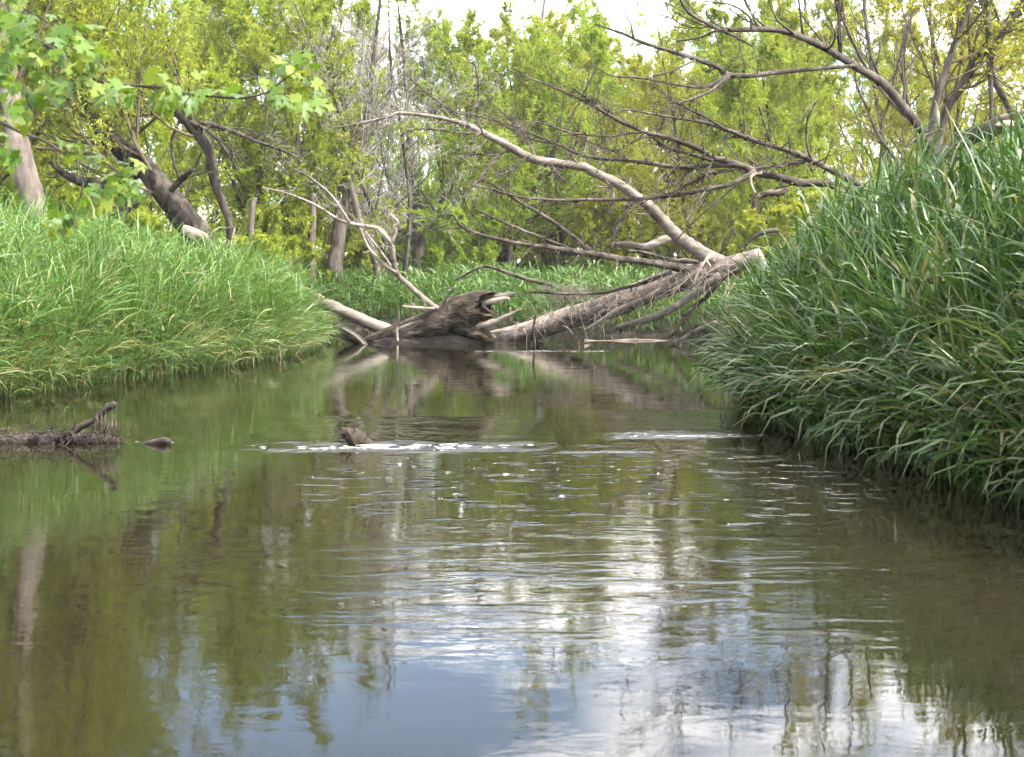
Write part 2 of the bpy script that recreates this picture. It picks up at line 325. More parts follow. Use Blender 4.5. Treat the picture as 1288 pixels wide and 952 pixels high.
def zg(x, y):
    x = np.asarray(x, float); y = np.asarray(y, float); d = sdist(x, y)
    Tr = np.interp(y, [0, 9, 12, 15, 18, 22], [1.12, 1.12, 1.0, 0.66, 0.36, 0.30]); Tl = np.interp(y, [0, 12, 16, 18.5, 20.5, 24], [1.0, 1.02, 0.84, 0.62, 0.45, 0.38])
    wr = sig(x*2.0); wf = sig((y-23.0)*1.2)
    T = (Tr*wr+Tl*(1-wr))*(1-wf)+0.42*wf
    up = np.clip(d, 0, None); s = 1-np.exp(-up/(0.55+0.25*wr*(1-wf)))
    z = T*s+0.02*np.minimum(up, 30)*(0.6+0.4*wf)+0.05*bumpy(x, y)*np.clip(up/1.0, 0, 1)+0.015*bumpy(3*x, 3*y)*np.clip(up*4, 0, 1)
    return np.where(d > 0, z, -0.75*(1-np.exp(d/0.6)))
xs = np.unique(np.concatenate([np.linspace(-900, -60, 22), np.linspace(-60, -16, 45), np.linspace(-16, 16, 97), np.linspace(16, 60, 45), np.linspace(60, 900, 22)]))
ys = np.unique(np.concatenate([np.linspace(-300, -20, 12), np.linspace(-20, 2, 30), np.linspace(2, 30, 90), np.linspace(30, 90, 60), np.linspace(90, 1500, 30)]))
X, Y = np.meshgrid(xs, ys); Z = zg(X, Y)
nx, ny = len(xs), len(ys); ii = (np.arange(ny-1)[:, None]*nx+np.arange(nx-1)[None, :]).ravel()
add('ground', mesh_from('ground', np.stack([X.ravel(), Y.ravel(), Z.ravel()], 1), [np.stack([ii, ii+1, ii+1+nx, ii+nx], 1)], M_ground), kind='structure')
wx = np.linspace(-26, 6, 33); wy = np.linspace(-40, 34, 75); X, Y = np.meshgrid(wx, wy); nx, ny = len(wx), len(wy); ii = (np.arange(ny-1)[:, None]*nx+np.arange(nx-1)[None, :]).ravel()
add('water', mesh_from('water', np.stack([X.ravel(), Y.ravel(), 0*X.ravel()], 1), [np.stack([ii, ii+1, ii+1+nx, ii+nx], 1)], M_water), kind='structure')

# ------------------------------------------------------------------ grass
def blades(rng, base, az, L, W, th0, kap, seg, rnd, side_tw=0.5):
    """arching blades: base (n,3) etc -> V, faces, rnd"""
    n = len(base); s = np.linspace(0, 1, seg+1)
    ph = th0[:, None]+kap[:, None]*((s[:-1]+s[1:])/2)[None, :]**1.4
    dr = np.sin(ph)*(L/seg)[:, None]; dz = np.cos(ph)*(L/seg)[:, None]
    rr = np.concatenate([np.zeros((n, 1)), np.cumsum(dr, 1)], 1); hh = np.concatenate([np.zeros((n, 1)), np.cumsum(dz, 1)], 1)
    ca, sa = np.cos(az)[:, None], np.sin(az)[:, None]
    bend = rng.normal(0, 0.10, (n, 1))*(s**2)[None, :]*L[:, None]
    P = np.stack([base[:, :1]+rr*ca-bend*sa, base[:, 1:2]+rr*sa+bend*ca, base[:, 2:3]+hh], -1)
    wp = np.interp(s, [0, 0.15, 0.5, 0.8, 1], [0.55, 0.95, 1, 0.62, 0.04])
    tw = rng.normal(0, side_tw, n)[:, None]+rng.normal(0, 0.6, n)[:, None]*s[None, :]
    S = np.stack([-sa*np.cos(tw), ca*np.cos(tw), np.sin(tw)+0*ca], -1)*(wp[None, :, None]*W[:, None, None]*0.5)
    V = np.stack([P-S, P+S], 2)                       # n, seg+1, 2, 3
    k = seg+1; b0 = (np.arange(n)*k*2)[:, None]+(np.arange(seg)*2)[None, :]
    q = np.stack([b0, b0+1, b0+3, b0+2], -1).reshape(-1, 4)
    return V.reshape(-1, 3), [q], np.repeat(rnd, k*2)
def scatter(rng, n, box, dmin, dmax, cond=None, pw=1.0):
    out = []
    tot = 0
    while tot < n:
        x = rng.uniform(box[0], box[1], 20000); y = rng.uniform(box[2], box[3], 20000); d = sdist(x, y)
        k = (d > dmin) & (d < dmax)
        if pw: k &= rng.random(20000) < np.clip(1-((d-dmin)/(dmax-dmin))**pw*0.75, 0, 1)
        if cond is not None: k &= cond(x, y)
        out.append(np.stack([x[k], y[k]], 1)); tot += k.sum()
    return np.concatenate(out)[:n]
def toward_water(x, y):
    e = 0.08; gx = sdist(x+e, y)-sdist(x-e, y); gy = sdist(x, y+e)-sdist(x, y-e); return np.arctan2(-gy, -gx)
def grass(name, label, rng, xy, H, nb, bl, bw, seg, clump=0.0, wl=0.5, dry=0.06, stem=True, tint=(1, 1, 1), kapr=(0.7, 2.0), ed0=1.0, tow=(0.35, 0.5), thr=(0.15, 0.75)):
    """leafy stems: each stem carries nb arching blades"""
    n = len(xy); z = zg(xy[:, 0], xy[:, 1]); base = np.column_stack([xy, z-0.02]); d = sdist(xy[:, 0], xy[:, 1])
    pat = bumpy(xy[:, 0]*1.3, xy[:, 1]*1.3); H = H*rng.uniform(0.72, 1.22, n)*(1+0.46*pat)*(ed0+(1-ed0)*np.clip(d/0.9, 0, 1))
    aw = toward_water(xy[:, 0], xy[:, 1]); edge = np.exp(-d/0.35)
    saz = np.where(rng.random(n) < tow[0]+tow[1]*edge, aw+rng.normal(0, 0.8, n), rng.uniform(-np.pi, np.pi, n))
    sth = np.abs(rng.normal(0.05, 0.13, n))+wl*edge*rng.uniform(0.1, 1.0, n); skp = rng.uniform(0.05, 0.45, n)+wl*edge*0.6
    g = G()
    if stem:
        V, f, r_ = blades(rng, base, saz, H, np.full(n, bw*0.42), sth, skp, 4, np.clip(rng.normal(0.45, 0.15, n), 0, 0.8)); g.put(V, f, r_)
    for b_ in range(nb):
        fr = (b_+rng.random(n))/nb*0.9+(0.04 if b_ else 0)
        ph = sth+skp*(fr*0.6)**1.4; rr = np.sin(ph)*H*fr; hz = np.cos(ph)*H*fr
        p = base+np.column_stack([rr*np.cos(saz), rr*np.sin(saz), hz])
        az = np.where(rng.random(n) < tow[0]*0.8+tow[1]*0.6*edge, aw+rng.normal(0, 0.9, n), rng.uniform(-np.pi, np.pi, n))
        L = bl*rng.uniform(0.6, 1.25, n)*(1.15-0.4*fr); W = bw*rng.uniform(0.6, 1.2, n)
        rnd = np.clip(rng.normal(0.42, 0.19, n)+0.14*pat, 0, 0.82); dr = rng.random(n) < dry*(2.4-2.2*fr)*(1+1.5*edge); rnd[dr] = rng.uniform(0.88, 1, dr.sum())
        V, f, r_ = blades(rng, p, az, L, W, rng.uniform(thr[0], thr[1], n), rng.uniform(kapr[0], kapr[1], n), seg, rnd); g.put(V, f, r_)
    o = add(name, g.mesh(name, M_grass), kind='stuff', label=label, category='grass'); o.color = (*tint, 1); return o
rng = np.random.default_rng(11)
def fringe(rng, n, box, cond, H, bl, bw, tint, name, label, hang=False):
    xy = np.vstack([scatter(rng, int(n*0.7), box, -0.06, 0.34, cond, pw=0), scatter(rng, int(n*0.3), box, -0.12, 0.05, cond, pw=0)])
    m = len(xy); d = sdist(xy[:, 0], xy[:, 1]); z = np.maximum(zg(xy[:, 0], xy[:, 1]), -0.05); base = np.column_stack([xy, z-0.02+(rng.uniform(-0.05, 0.22, m).clip(0) if hang else 0)]); aw = toward_water(xy[:, 0], xy[:, 1]); g = G()
    for k in range(4):
        az = aw+rng.normal(0, 1.7 if hang else 1.15, m); L = H*rng.uniform(0.5, 1.35, m)
        rnd = np.clip(rng.normal(0.42, 0.2, m), 0, 0.82); dr = rng.random(m) < 0.16; rnd[dr] = rng.uniform(0.86, 1, dr.sum())
        V, f, r_ = blades(rng, base+rng.normal(0, 0.03, base.shape)*np.array([1, 1, 0]), az, L, bw*rng.uniform(0.6, 1.2, m), rng.uniform(0.0, 0.4, m), rng.uniform(0.6, 3.1, m) if hang else rng.uniform(0.5, 2.4, m), 5, rnd)
        V[:, 2] = np.maximum(V[:, 2], -0.03); g.put(V, f, r_)
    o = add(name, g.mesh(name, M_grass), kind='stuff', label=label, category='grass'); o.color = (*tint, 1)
fringe(rng, 4300, (0.8, 4.8, 2.5, 21.5), None, 0.66, 0.4, 0.020, (0.46, 0.53, 0.42), 'bank_edge_grass', 'drooping grass blades along the waterline of the right bank', True)  # tint lowered to paint the bank's shade into the blades
fringe(rng, 4300, (-6, 0, 7, 21.8), None, 0.54, 0.4, 0.012, (1.1, 1.08, 0.95), 'bank_edge_grass', 'drooping grass blades along the waterline of the left bank')
def clumped(rng, xy, k, s):
    c = xy[rng.integers(0, len(xy), k)]; q = None; q = c[rng.integers(0, k, len(xy))]+rng.normal(0, s, xy.shape)
    return np.where(rng.random((len(xy), 1)) < 0.78, q, xy)
def keep_land(xy, m=0.02): return xy[sdist(xy[:, 0], xy[:, 1]) > m]
xy = keep_land(scatter(rng, 7600, (0.8, 8.0, 3.5, 13.2), 0.02, 3.2))
grass('reed_grass', 'tall broad-bladed reed grass on the near right bank overhanging the water', rng, xy, 0.92, 6, 0.44, 0.021, 5, wl=0.04, dry=0.12, tint=(0.50, 0.60, 0.46), kapr=(0.15, 1.9), ed0=0.62, tow=(0.0, 0.14), thr=(0.05, 0.45))  # deep green, darkened further so the colour carries the bank's shade
xy = keep_land(scatter(rng, 3600, (0.8, 10, 13.0, 21.4), 0.02, 4.0))
grass('reed_grass', 'reed grass on the far end of the right bank beside the fallen trunk', rng, xy, 0.62, 5, 0.34, 0.017, 4, wl=0.35, dry=0.12, tint=(0.82, 0.88, 0.88), kapr=(0.3, 1.8), ed0=0.5, tow=(0.15, 0.35), thr=(0.1, 0.55))
xy = keep_land(clumped(rng, scatter(rng, 7000, (-10.5, 0, 9, 21.5), 0.02, 5.0), 210, 0.10))
grass('meadow_grass', 'lush arching green grass covering the left bank down to the water', rng, xy, 0.74, 5, 0.46, 0.0145, 3, wl=0.35, dry=0.075, tint=(0.98, 1.12, 0.80), kapr=(0.4, 2.1), tow=(0.12, 0.4), thr=(0.08, 0.6))
xy = keep_land(np.vstack([scatter(rng, 6000, (-9, 7, 21.8, 30), 0.0, 5, pw=1.0), scatter(rng, 5000, (-16, 18, 21.5, 46), 0.05, 30, pw=0.8)]))
grass('distant_grass', 'bright green grass on the flat behind the fallen tree', rng, xy, 0.50, 3, 0.36, 0.030, 2, wl=0.5, dry=0.05, tint=(0.82, 0.95, 0.75))

def tussocks(name, label, rng, xy, nb, L, W, tint, dry, seg=5):
    n = len(xy); z = zg(xy[:, 0], xy[:, 1]); c = np.repeat(np.column_stack([xy, z-0.02]), nb, 0); m = len(c)
    az = rng.uniform(-np.pi, np.pi, m); sc_ = np.repeat(rng.uniform(0.7, 1.25, n), nb); d0 = np.repeat(rng.random(n) < dry, nb)
    base = c+np.column_stack([np.cos(az), np.sin(az), 0*az])*rng.uniform(0, 0.07, (m, 1))
    rnd = np.clip(rng.normal(0.40, 0.14, m)+np.repeat(rng.normal(0, 0.13, n), nb), 0, 0.8); rnd = np.where(d0 | (rng.random(m) < 0.07), rng.uniform(0.85, 1, m), rnd)
    g = G(); V, f, r_ = blades(rng, base, az, L*sc_*rng.uniform(0.55, 1.2, m), W*rng.uniform(0.7, 1.2, m), np.abs(rng.normal(0, 0.22, m)), rng.uniform(0.3, 1.9, m), seg, rnd); V[:, 2] = np.maximum(V[:, 2], -0.03); g.put(V, f, r_)
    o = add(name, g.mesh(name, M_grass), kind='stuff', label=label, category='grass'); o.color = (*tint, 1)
tussocks('grass_tussocks', 'taller upright grass clumps standing out of the left bank', rng, np.vstack([scatter(rng, 230, (-9, 0, 9, 21.3), 0.04, 3.2), scatter(rng, 190, (-6, 0, 9, 20.5), 0.0, 0.8)]), 42, 0.90, 0.012, (1.06, 1.2, 0.86), 0.03)
tussocks('straw_grass', 'dry straw coloured grass drooping at the tip of the left bank', rng, scatter(rng, 26, (-3.6, -2, 16.2, 20.2), -0.02, 0.45), 40, 0.5, 0.010, (1.1, 1.0, 0.95), 0.65)
tussocks('reed_tussocks', 'tall broad reed blades standing out of the right bank', rng, scatter(rng, 130, (1, 6, 4, 13), 0.1, 2.2), 26, 1.0, 0.020, (0.55, 0.64, 0.52), 0.06, 5)  # same lowered tint, shade painted into the blade colour

# ------------------------------------------------------------------ tree builders
def wood_obj(name, parent, parts, mat, sides=7, rough=0.0, rng=None, origin=None):
    g = G(); o = np.zeros(3) if origin is None else np.asarray(origin)
    for P, r in parts: g.tube(P-o, r, sides, rough, rng)
    return add(name, g.mesh(name, mat), parent)
class Tree: pass
def grow_tree(seed, H, lean=(0, 0), r0=0.11, nl=11, ns=7, nt_=6, per=18, ll=0.085, lw=0.026, ltrop=0.12, ttrop=-0.05, l1=0.52, l2=0.45, l3=0.42, t0=0.22, stems=1, wob=0.07, ang1=(0.5, 1.1), leafy=True, tl=None, droop=0.25, path=None):
    """returns (wood verts/faces G, twig G, leaf G) in local coordinates"""
    rg = np.random.default_rng(seed); T0 = []; R0 = []
    if path is not None:
        T0, R0 = path
        T0 = np.asarray(T0)[None]; R0 = np.asarray(R0)[None]
    else:
        for s in range(stems):
            a = rg.uniform(0, 6.28); off = np.array([math.cos(a), math.sin(a), 0])*(0.18 if stems > 1 else 0)
            d = unit(np.array([lean[0]+rg.normal(0, .12)+off[0]*1.6*(stems > 1), lean[1]+rg.normal(0, .12)+off[1]*1.6*(stems > 1), 1.0]))
            p = [off+np.array([0, 0, -0.25])]
            for k in range(9):
                d = unit(d+rg.normal(0, wob, 3)+np.array([0, 0, 0.04])); p.append(p[-1]+d*H*rg.uniform(0.9, 1.1)/9*(0.85 if stems > 1 else 1))
            T0.append(p); R0.append(r0*np.interp(np.linspace(0, 1, 10), [0, 0.06, 0.5, 1], [1.35, 1, 0.62, 0.12])*(0.75 if stems > 1 else 1))
        T0 = np.array(T0); R0 = np.array(R0)
    g = G(); V, f = tubes(T0, R0, 9)
    V = V+rg.normal(0, 0.05, V.shape)*r0; g.put(V, f)
    P1, R1 = children(rg, T0, R0, nl, t0, 0.98, ang1, l1, 7, 0.13, ltrop, 0.38); V, f = tubes(P1, R1, 6); g.put(V, f)
    P2, R2 = children(rg, P1, R1, ns, 0.15, 1.0, (0.35, 1.0), l2, 5, 0.14, ltrop*0.6, 0.5); V, f = tubes(P2, np.maximum(R2, 0.003), 4); g.put(V, f)
    tg = G(); P3, R3 = children(rg, P2, R2, nt_, 0.1, 1.0, (0.25, 0.9), l3, 4, 0.12, ttrop, 0.5, lenabs=tl); V, f = tubes(P3, np.maximum(R3, 0.0025 if leafy else 0.006), 3); tg.put(V, f)
    lg = None
    if leafy:
        lg = G(); V, f, r_ = leaves(rg, P3, per, ll, lw, droop); lg.put(V, f, r_)
        V, f, r_ = leaves(rg, P2, max(per//2, 3), ll, lw, droop); lg.put(V, f, r_)
    return g, tg, lg
def tree_meshes(name, seed, bark, twig, leafm=None, **kw):
    g, tg, lg = grow_tree(seed, leafy=leafm is not None, **kw)
    n = g.n; g.put(np.concatenate(tg.V), [np.concatenate(v)-0 for v in tg.F.values()], 0.5, 1) if False else None
    for k, fs in tg.F.items(): pass
    tw = tg.mesh(name+'_twigs', twig)
    return g.mesh(name+'_trunk', bark), tw, (lg.mesh(name+'_crown', leafm) if lg else None)
def place_tree(name, label, meshes, loc, rz, sc, tint=(1, 1, 1), group=None, cat='tree', szy=None):
    o = thing(name, label, cat, loc, group); o.rotation_euler = (0, 0, rz); o.scale = (sc, sc, sc*(szy or 1))
    add('trunk', meshes[0], o)
    c = add('twigs', meshes[1], o, kind='stuff')
    if meshes[2]:
        k = add('crown', meshes[2], o); k.color = (*tint, 1)
    return o
def gl(px, D, dz=0.0): 
    x = XD(px, D); return (x, D, float(zg(np.array([x]), np.array([D]))[0])+dz)

# prototypes
WA = tree_meshes('willow_a', 21, M_bark, M_twig, M_willow, H=8.5, nl=15, ns=9, nt_=8, per=32, ll=0.088, lw=0.028, ltrop=0.17, ttrop=0.05, stems=2, t0=0.05, l1=0.5, l3=0.75)
WB = tree_meshes('willow_b', 22, M_bark, M_twig, M_willow, H=8.0, nl=12, ns=8, nt_=8, per=32, ll=0.088, lw=0.029, ltrop=0.22, ttrop=0.08, stems=3, r0=0.10, t0=0.04, l1=0.48, l3=0.75)
WC = tree_meshes('willow_c', 23, M_bark, M_twig, M_willow, H=9.0, nl=15, ns=9, nt_=8, per=32, ll=0.088, lw=0.028, ltrop=0.12, ttrop=-0.05, stems=2, t0=0.04, l1=0.48, l3=0.75)
WT = tree_meshes('thin_tree', 24, M_bark, M_gtwig, M_willow, H=12.0, nl=16, ns=9, nt_=6, per=7, ll=0.11, lw=0.042, ltrop=0.16, stems=1, t0=0.2, l1=0.36, r0=0.09)
WS = tree_meshes('shrub', 25, M_twig, M_twig, M_willow, H=2.4, nl=9, ns=7, nt_=6, per=16, ll=0.095, lw=0.034, ltrop=0.12, stems=6, t0=0.03, l1=0.55, r0=0.03)
WG = tree_meshes('grey_tree', 26, M_bark, M_gtwig, None, H=10.5, nl=18, ns=10, nt_=10, ltrop=0.10, ttrop=0.02, stems=2, t0=0.12, l1=0.42, r0=0.09)

# ------------------------------------------------------------------ woods behind the creek: (label, meshes, px, D, rot, scale, tint)
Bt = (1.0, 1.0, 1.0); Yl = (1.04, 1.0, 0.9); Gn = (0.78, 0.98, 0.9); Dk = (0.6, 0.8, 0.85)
woods = [
 ('willow_tree', 'bright green willow in mid picture just right of the grey bare tree', WA, 596, 33, 0.4, 0.90, (0.88, 1.05, 0.9)),
 ('willow_tree', 'yellow-green willow behind the middle of the fallen tree branches', WB, 700, 37, 2.0, 0.92, Bt),
 ('willow_tree', 'yellowish willow behind where the big dead limb leaves the fallen trunk', WC, 800, 35, 4.1, 0.76, Yl),
 ('willow_tree', 'yellow-green willow behind the spiky dead branches above the right bank', WA, 905, 33, 5.0, 0.80, Yl),
 ('willow_tree', 'green willow under the arching bare trunk at upper right', WB, 1010, 29, 1.0, 0.86, (0.9, 1.0, 0.9)),
 ('willow_tree', 'sparse willow with sky showing through at the upper right corner', WT, 1120, 31, 3.0, 0.95, (1.1, 0.98, 0.9)),
 ('willow_tree', 'willow at the right edge behind the hairy grey trunk', WC, 1262, 27, 2.5, 0.95, (1.05, 0.95, 0.9)),
 ('willow_tree', 'feathery willow at left behind the dark leaning trunk', WA, 255, 25, 2.2, 1.00, (0.95, 1.05, 0.9)),
 ('willow_tree', 'tall willow at the left edge behind the pale stump-like trunk', WB, 90, 24, 0.9, 1.12, (0.95, 1.0, 0.9)),
 ('willow_tree', 'willow right of the leaning trunk and left of the grey bare tree', WC, 355, 27, 5.4, 0.72, (1.0, 1.05, 0.9)),
 ('willow_tree', 'willow beyond the left edge reaching over the maple leaves', WC, -60, 21, 1.6, 1.0, (0.9, 0.95, 0.9)),
  ('willow_tree', 'lime green willow between the bright green willow and the long pale limb', WC, 650, 35, 3.9, 0.84, (0.95, 1.04, 0.9)),
 ('willow_tree', 'lime willow filling the gap left of the yellowish willow', WA, 752, 41, 2.9, 0.96, Bt),
 ('willow_tree', 'soft lime willow right of the yellowish willow', WB, 855, 40, 5.6, 0.98, Yl),
 ('willow_tree', 'soft lime willow behind the end of the arching bare trunk', WC, 952, 37, 0.9, 0.92, (0.95, 1.02, 0.9)),
 ('willow_tree', 'lime willow behind the yellow bush under the arching trunk', WA, 1062, 35, 2.1, 0.90, (1.0, 1.0, 0.9)),
 ('willow_tree', 'willow behind the foot of the dark slanting trunk', WB, 1150, 34, 4.7, 0.88, Yl),
 ('willow_tree', 'lime willow behind the crooked forked trunk at left', WB, 305, 30, 3.5, 0.95, (0.98, 1.05, 0.9)),
 ('willow_tree', 'lime willow at left behind the maple branch tip', WC, 200, 29, 0.1, 1.0, (0.98, 1.05, 0.9)),
 ('bare_tree', 'tall grey leafless tree in the upper middle left of centre', WG, 470, 31, 0.3, 0.86, Bt),
 ('bare_tree', 'grey leafless tree with crossing twigs behind the pale leaning trunk', WG, 405, 38, 2.6, 0.92, Bt),
 ('bare_tree', 'slim leafless tree right of the tall grey bare tree', WG, 545, 40, 4.4, 0.95, Bt),
 ('bare_tree', 'leafless tree of fine grey twigs in front of the thick dark trunk', WG, 508, 28, 1.7, 0.74, Bt),
 ('bare_tree', 'leafless grey tree above the peeling grey trunk', WG, 445, 29, 5.3, 0.80, Bt),
 ('tall_tree', 'tall thin budding tree rising against the sky in the top middle', WT, 632, 46, 1.1, 1.02, (1.1, 1.05, 0.9)),
 ('tall_tree', 'thin budding tree against the sky above the long dead limb', WT, 735, 50, 2.7, 0.98, (1.15, 1.0, 0.9)),
 ('tall_tree', 'darker green tree in the top middle right of the thin budding tree', WA, 690, 52, 3.7, 1.16, Gn),
 ('tall_tree', 'deep green tree top behind the dead limb at upper right of centre', WC, 905, 50, 0.2, 1.08, Gn),
 ('tall_tree', 'green tree top in the gap under the arching bare trunk', WB, 985, 48, 5.9, 1.15, (0.85, 1.0, 0.9)),
 ('tall_tree', 'thin tree with golden leaves against the sky at upper right', WT, 1060, 42, 4.0, 1.0, (1.25, 1.0, 0.8)),
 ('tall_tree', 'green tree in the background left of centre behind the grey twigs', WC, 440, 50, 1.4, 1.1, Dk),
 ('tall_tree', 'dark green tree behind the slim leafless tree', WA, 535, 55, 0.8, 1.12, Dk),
 ('tall_tree', 'green tree in the distance behind the yellowish willow', WB, 800, 56, 3.3, 1.12, (0.9, 1.0, 0.9)),
 ('tall_tree', 'tall thin tree behind the left willows', WT, 300, 40, 5.2, 1.05, (1.0, 1.0, 0.9)),
 ('tall_tree', 'green background tree behind the feathery left willow', WA, 180, 38, 4.6, 1.15, (0.85, 0.95, 0.9)),
 ('tall_tree', 'green background tree at far left above the maple leaves', WC, 20, 36, 2.9, 1.2, (0.85, 0.95, 0.9)),
 ('tall_tree', 'green background tree behind the dark upright trunk at right', WA, 1190, 40, 1.9, 1.1, (0.9, 0.95, 0.9)),
]
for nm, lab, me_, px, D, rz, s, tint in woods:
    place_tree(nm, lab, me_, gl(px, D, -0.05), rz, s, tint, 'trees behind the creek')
shr = [
 ('yellow-green bush under the arching bare trunk at right', 1060, 21, 1.0, 0.95, Yl), ('yellow bush right of the dead branches above the right bank', 1120, 19.5, 2.2, 0.9, Yl),
 ('yellow-green bush behind the dark curved snag', 985, 24, 3.0, 0.8, Yl), ('bush behind the yellow bush on the right bank', 1175, 24, 4.4, 1.1, (0.9, 0.95, 0.9)),
 ('green bush at the foot of the bright green willow', 575, 30, 0.5, 0.9, Gn), ('low bush beyond the grass right of the stump', 690, 39, 1.5, 1.1, Yl),
 ('yellowish bush behind the middle of the fallen trunk', 760, 34, 2.0, 1.0, Yl), ('bush in the shade behind the splintered limb stub', 835, 38, 5.1, 1.2, Bt),
 ('bush beside the paired grey trunks', 445, 29, 3.7, 0.75, (0.95, 0.95, 0.9)), ('green bush left of the paired grey trunks', 370, 26, 4.9, 0.9, (0.95, 1.0, 0.9)),
 ('green bush behind the crooked forked limb at left', 300, 23.5, 0.1, 0.95, (1.0, 1.0, 0.9)), ('green bush below the leaning willow trunk', 170, 23, 1.1, 1.0, (0.85, 0.95, 0.9)),
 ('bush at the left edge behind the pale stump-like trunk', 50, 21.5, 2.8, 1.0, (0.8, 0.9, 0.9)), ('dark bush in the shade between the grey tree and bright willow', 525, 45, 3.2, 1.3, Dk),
  ('small feathery bush growing behind the dark leaning willow trunk', 195, 21.0, 0.7, 0.75, (1.0, 1.05, 0.9)), ('small feathery bush at the foot of the crooked forked trunk', 325, 20.8, 1.9, 0.65, (1.0, 1.05, 0.9)),
 ('small feathery bush between the pale trunk and the leaning willow', 95, 20.2, 3.3, 0.75, (0.95, 1.0, 0.9)),
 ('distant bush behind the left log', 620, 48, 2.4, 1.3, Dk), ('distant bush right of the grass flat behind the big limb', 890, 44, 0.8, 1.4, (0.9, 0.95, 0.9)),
]
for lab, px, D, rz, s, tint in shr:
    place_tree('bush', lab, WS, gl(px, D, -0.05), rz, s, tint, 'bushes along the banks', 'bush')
# far woods that read as one mass
rg = np.random.default_rng(5); n = 440
bx = rg.uniform(-60, 60, n); by = rg.uniform(58, 84, n); bz = zg(bx, by)
cen = np.column_stack([bx, by, bz+np.where(rg.random(n) < 0.45, rg.uniform(0.2, 4, n), rg.uniform(2, 12, n))])
tw = cen[:, None, :]+np.cumsum(rg.normal(0, 0.55, (n, 34, 1, 3)), 2).reshape(n, 34, 3)*np.array([1.6, 1.6, 1.0])
tw = tw.reshape(-1, 3); dd = unit(rg.normal(0, 1, tw.shape)); TP = np.stack([tw, tw+dd*0.3, tw+dd*0.6-np.array([0, 0, .1])], 1)
g = G(); V, f, r_ = leaves(rg, TP, 4, 0.42, 0.17, 0.2); g.put(V, f, r_)
tp = np.column_stack([rg.uniform(-60, 60, 90), rg.uniform(58, 84, 90)]); tz = zg(tp[:, 0], tp[:, 1])
P = np.stack([np.column_stack([tp, tz-0.2]), np.column_stack([tp+rg.normal(0, .3, tp.shape), tz+4]), np.column_stack([tp+rg.normal(0, .7, tp.shape), tz+8])], 1)
V, f = tubes(P, np.tile([[0.2, 0.13, 0.05]], (90, 1)), 6); g.put(V, f, 0.5, 1)
o = add('far_woods', g.mesh('far_woods', [M_willow, M_bark]), kind='stuff', label='distant green woods filling the gaps behind the trees', category='woods'); o.color = (0.75, 0.9, 0.9, 1)

# ------------------------------------------------------------------ traced trees and dead wood
rng = np.random.default_rng(77)
def limb(parent, name, pix, D0, D1, mat, sides=8, rough=0.06, twn=0, twl=0.5, jit=0.05, ground=False, twmat=None, twt=(0.15, 0.98)):
    P, r = trace(pix, D0, D1, 6, jit, rng)
    if ground:
        z = float(zg(P[:1, 0], P[:1, 1])[0]); P = np.vstack([[P[0, 0], P[0, 1], min(z, P[0, 2])-0.15], P]); r = np.concatenate([[r[0]*1.25], r])
    g = G(); g.tube(P, r, sides, rough, rng)
    if twn:
        P1, R1 = children(rng, P[None], r[None], twn, twt[0], twt[1], (0.5, 1.3), 0, 5, 0.16, 0.03, 0.40, lenabs=twl, tend=0.3)
        R1 = np.minimum(R1, 0.007); V, f = tubes(P1, R1, 4); g.put(V, f)
        Ps, Rs = children(rng, P[None], r[None], twn*2, twt[0], twt[1], (0.7, 1.5), 0, 3, 0.2, 0.0, 0.5, lenabs=0.09, tend=0.5); V, f = tubes(Ps, np.clip(Rs, 0.003, 0.010), 4); g.put(V, f)
        P2, R2 = children(rng, P1, R1, 4, 0.2, 0.95, (0.4, 1.1), 0.55, 4, 0.16, 0.02, 0.6); V, f = tubes(P2, np.maximum(R2, 0.002), 3); g.put(V, f)
    return add(name, g.mesh(name, mat), parent)

# the fallen tree across the creek
ft = thing('fallen_tree', 'pale fallen tree trunk lying across the creek with long bare limbs', 'fallen tree', (0, 0, 0))
DT = 21.0
limb(ft, 'trunk', [(606, 428, 9), (640, 423, 11), (672, 415, 12), (710, 401, 13), (759, 387, 14.5), (789, 376, 15.5), (821, 363, 16.5), (859, 350, 16), (908, 337, 13), (936, 328, 11), (956, 321, 9)], 21.3, 19.2, M_pale, 16, 0.06, jit=0)
L1 = limb(ft, 'limb', [(922, 336, 9), (889, 322, 9), (869, 309, 9), (849, 294.5, 8.5), (831, 275, 8), (814, 257, 7.5), (799, 247, 7), (779, 232, 6.5), (747, 217, 6), (730, 208.6, 5.6), (685, 203.5, 5.4), (662, 197, 5.2), (642, 185, 4.6), (612, 169.5, 4), (591, 159, 3.4), (571, 152, 2.8), (541, 146, 2.3), (503, 142, 2), (488, 147, 1.6), (465, 152, 1.3), (420, 161, 0.9)], 19.6, 17.5, M_dead, 9, 0.06, 46, 0.5)
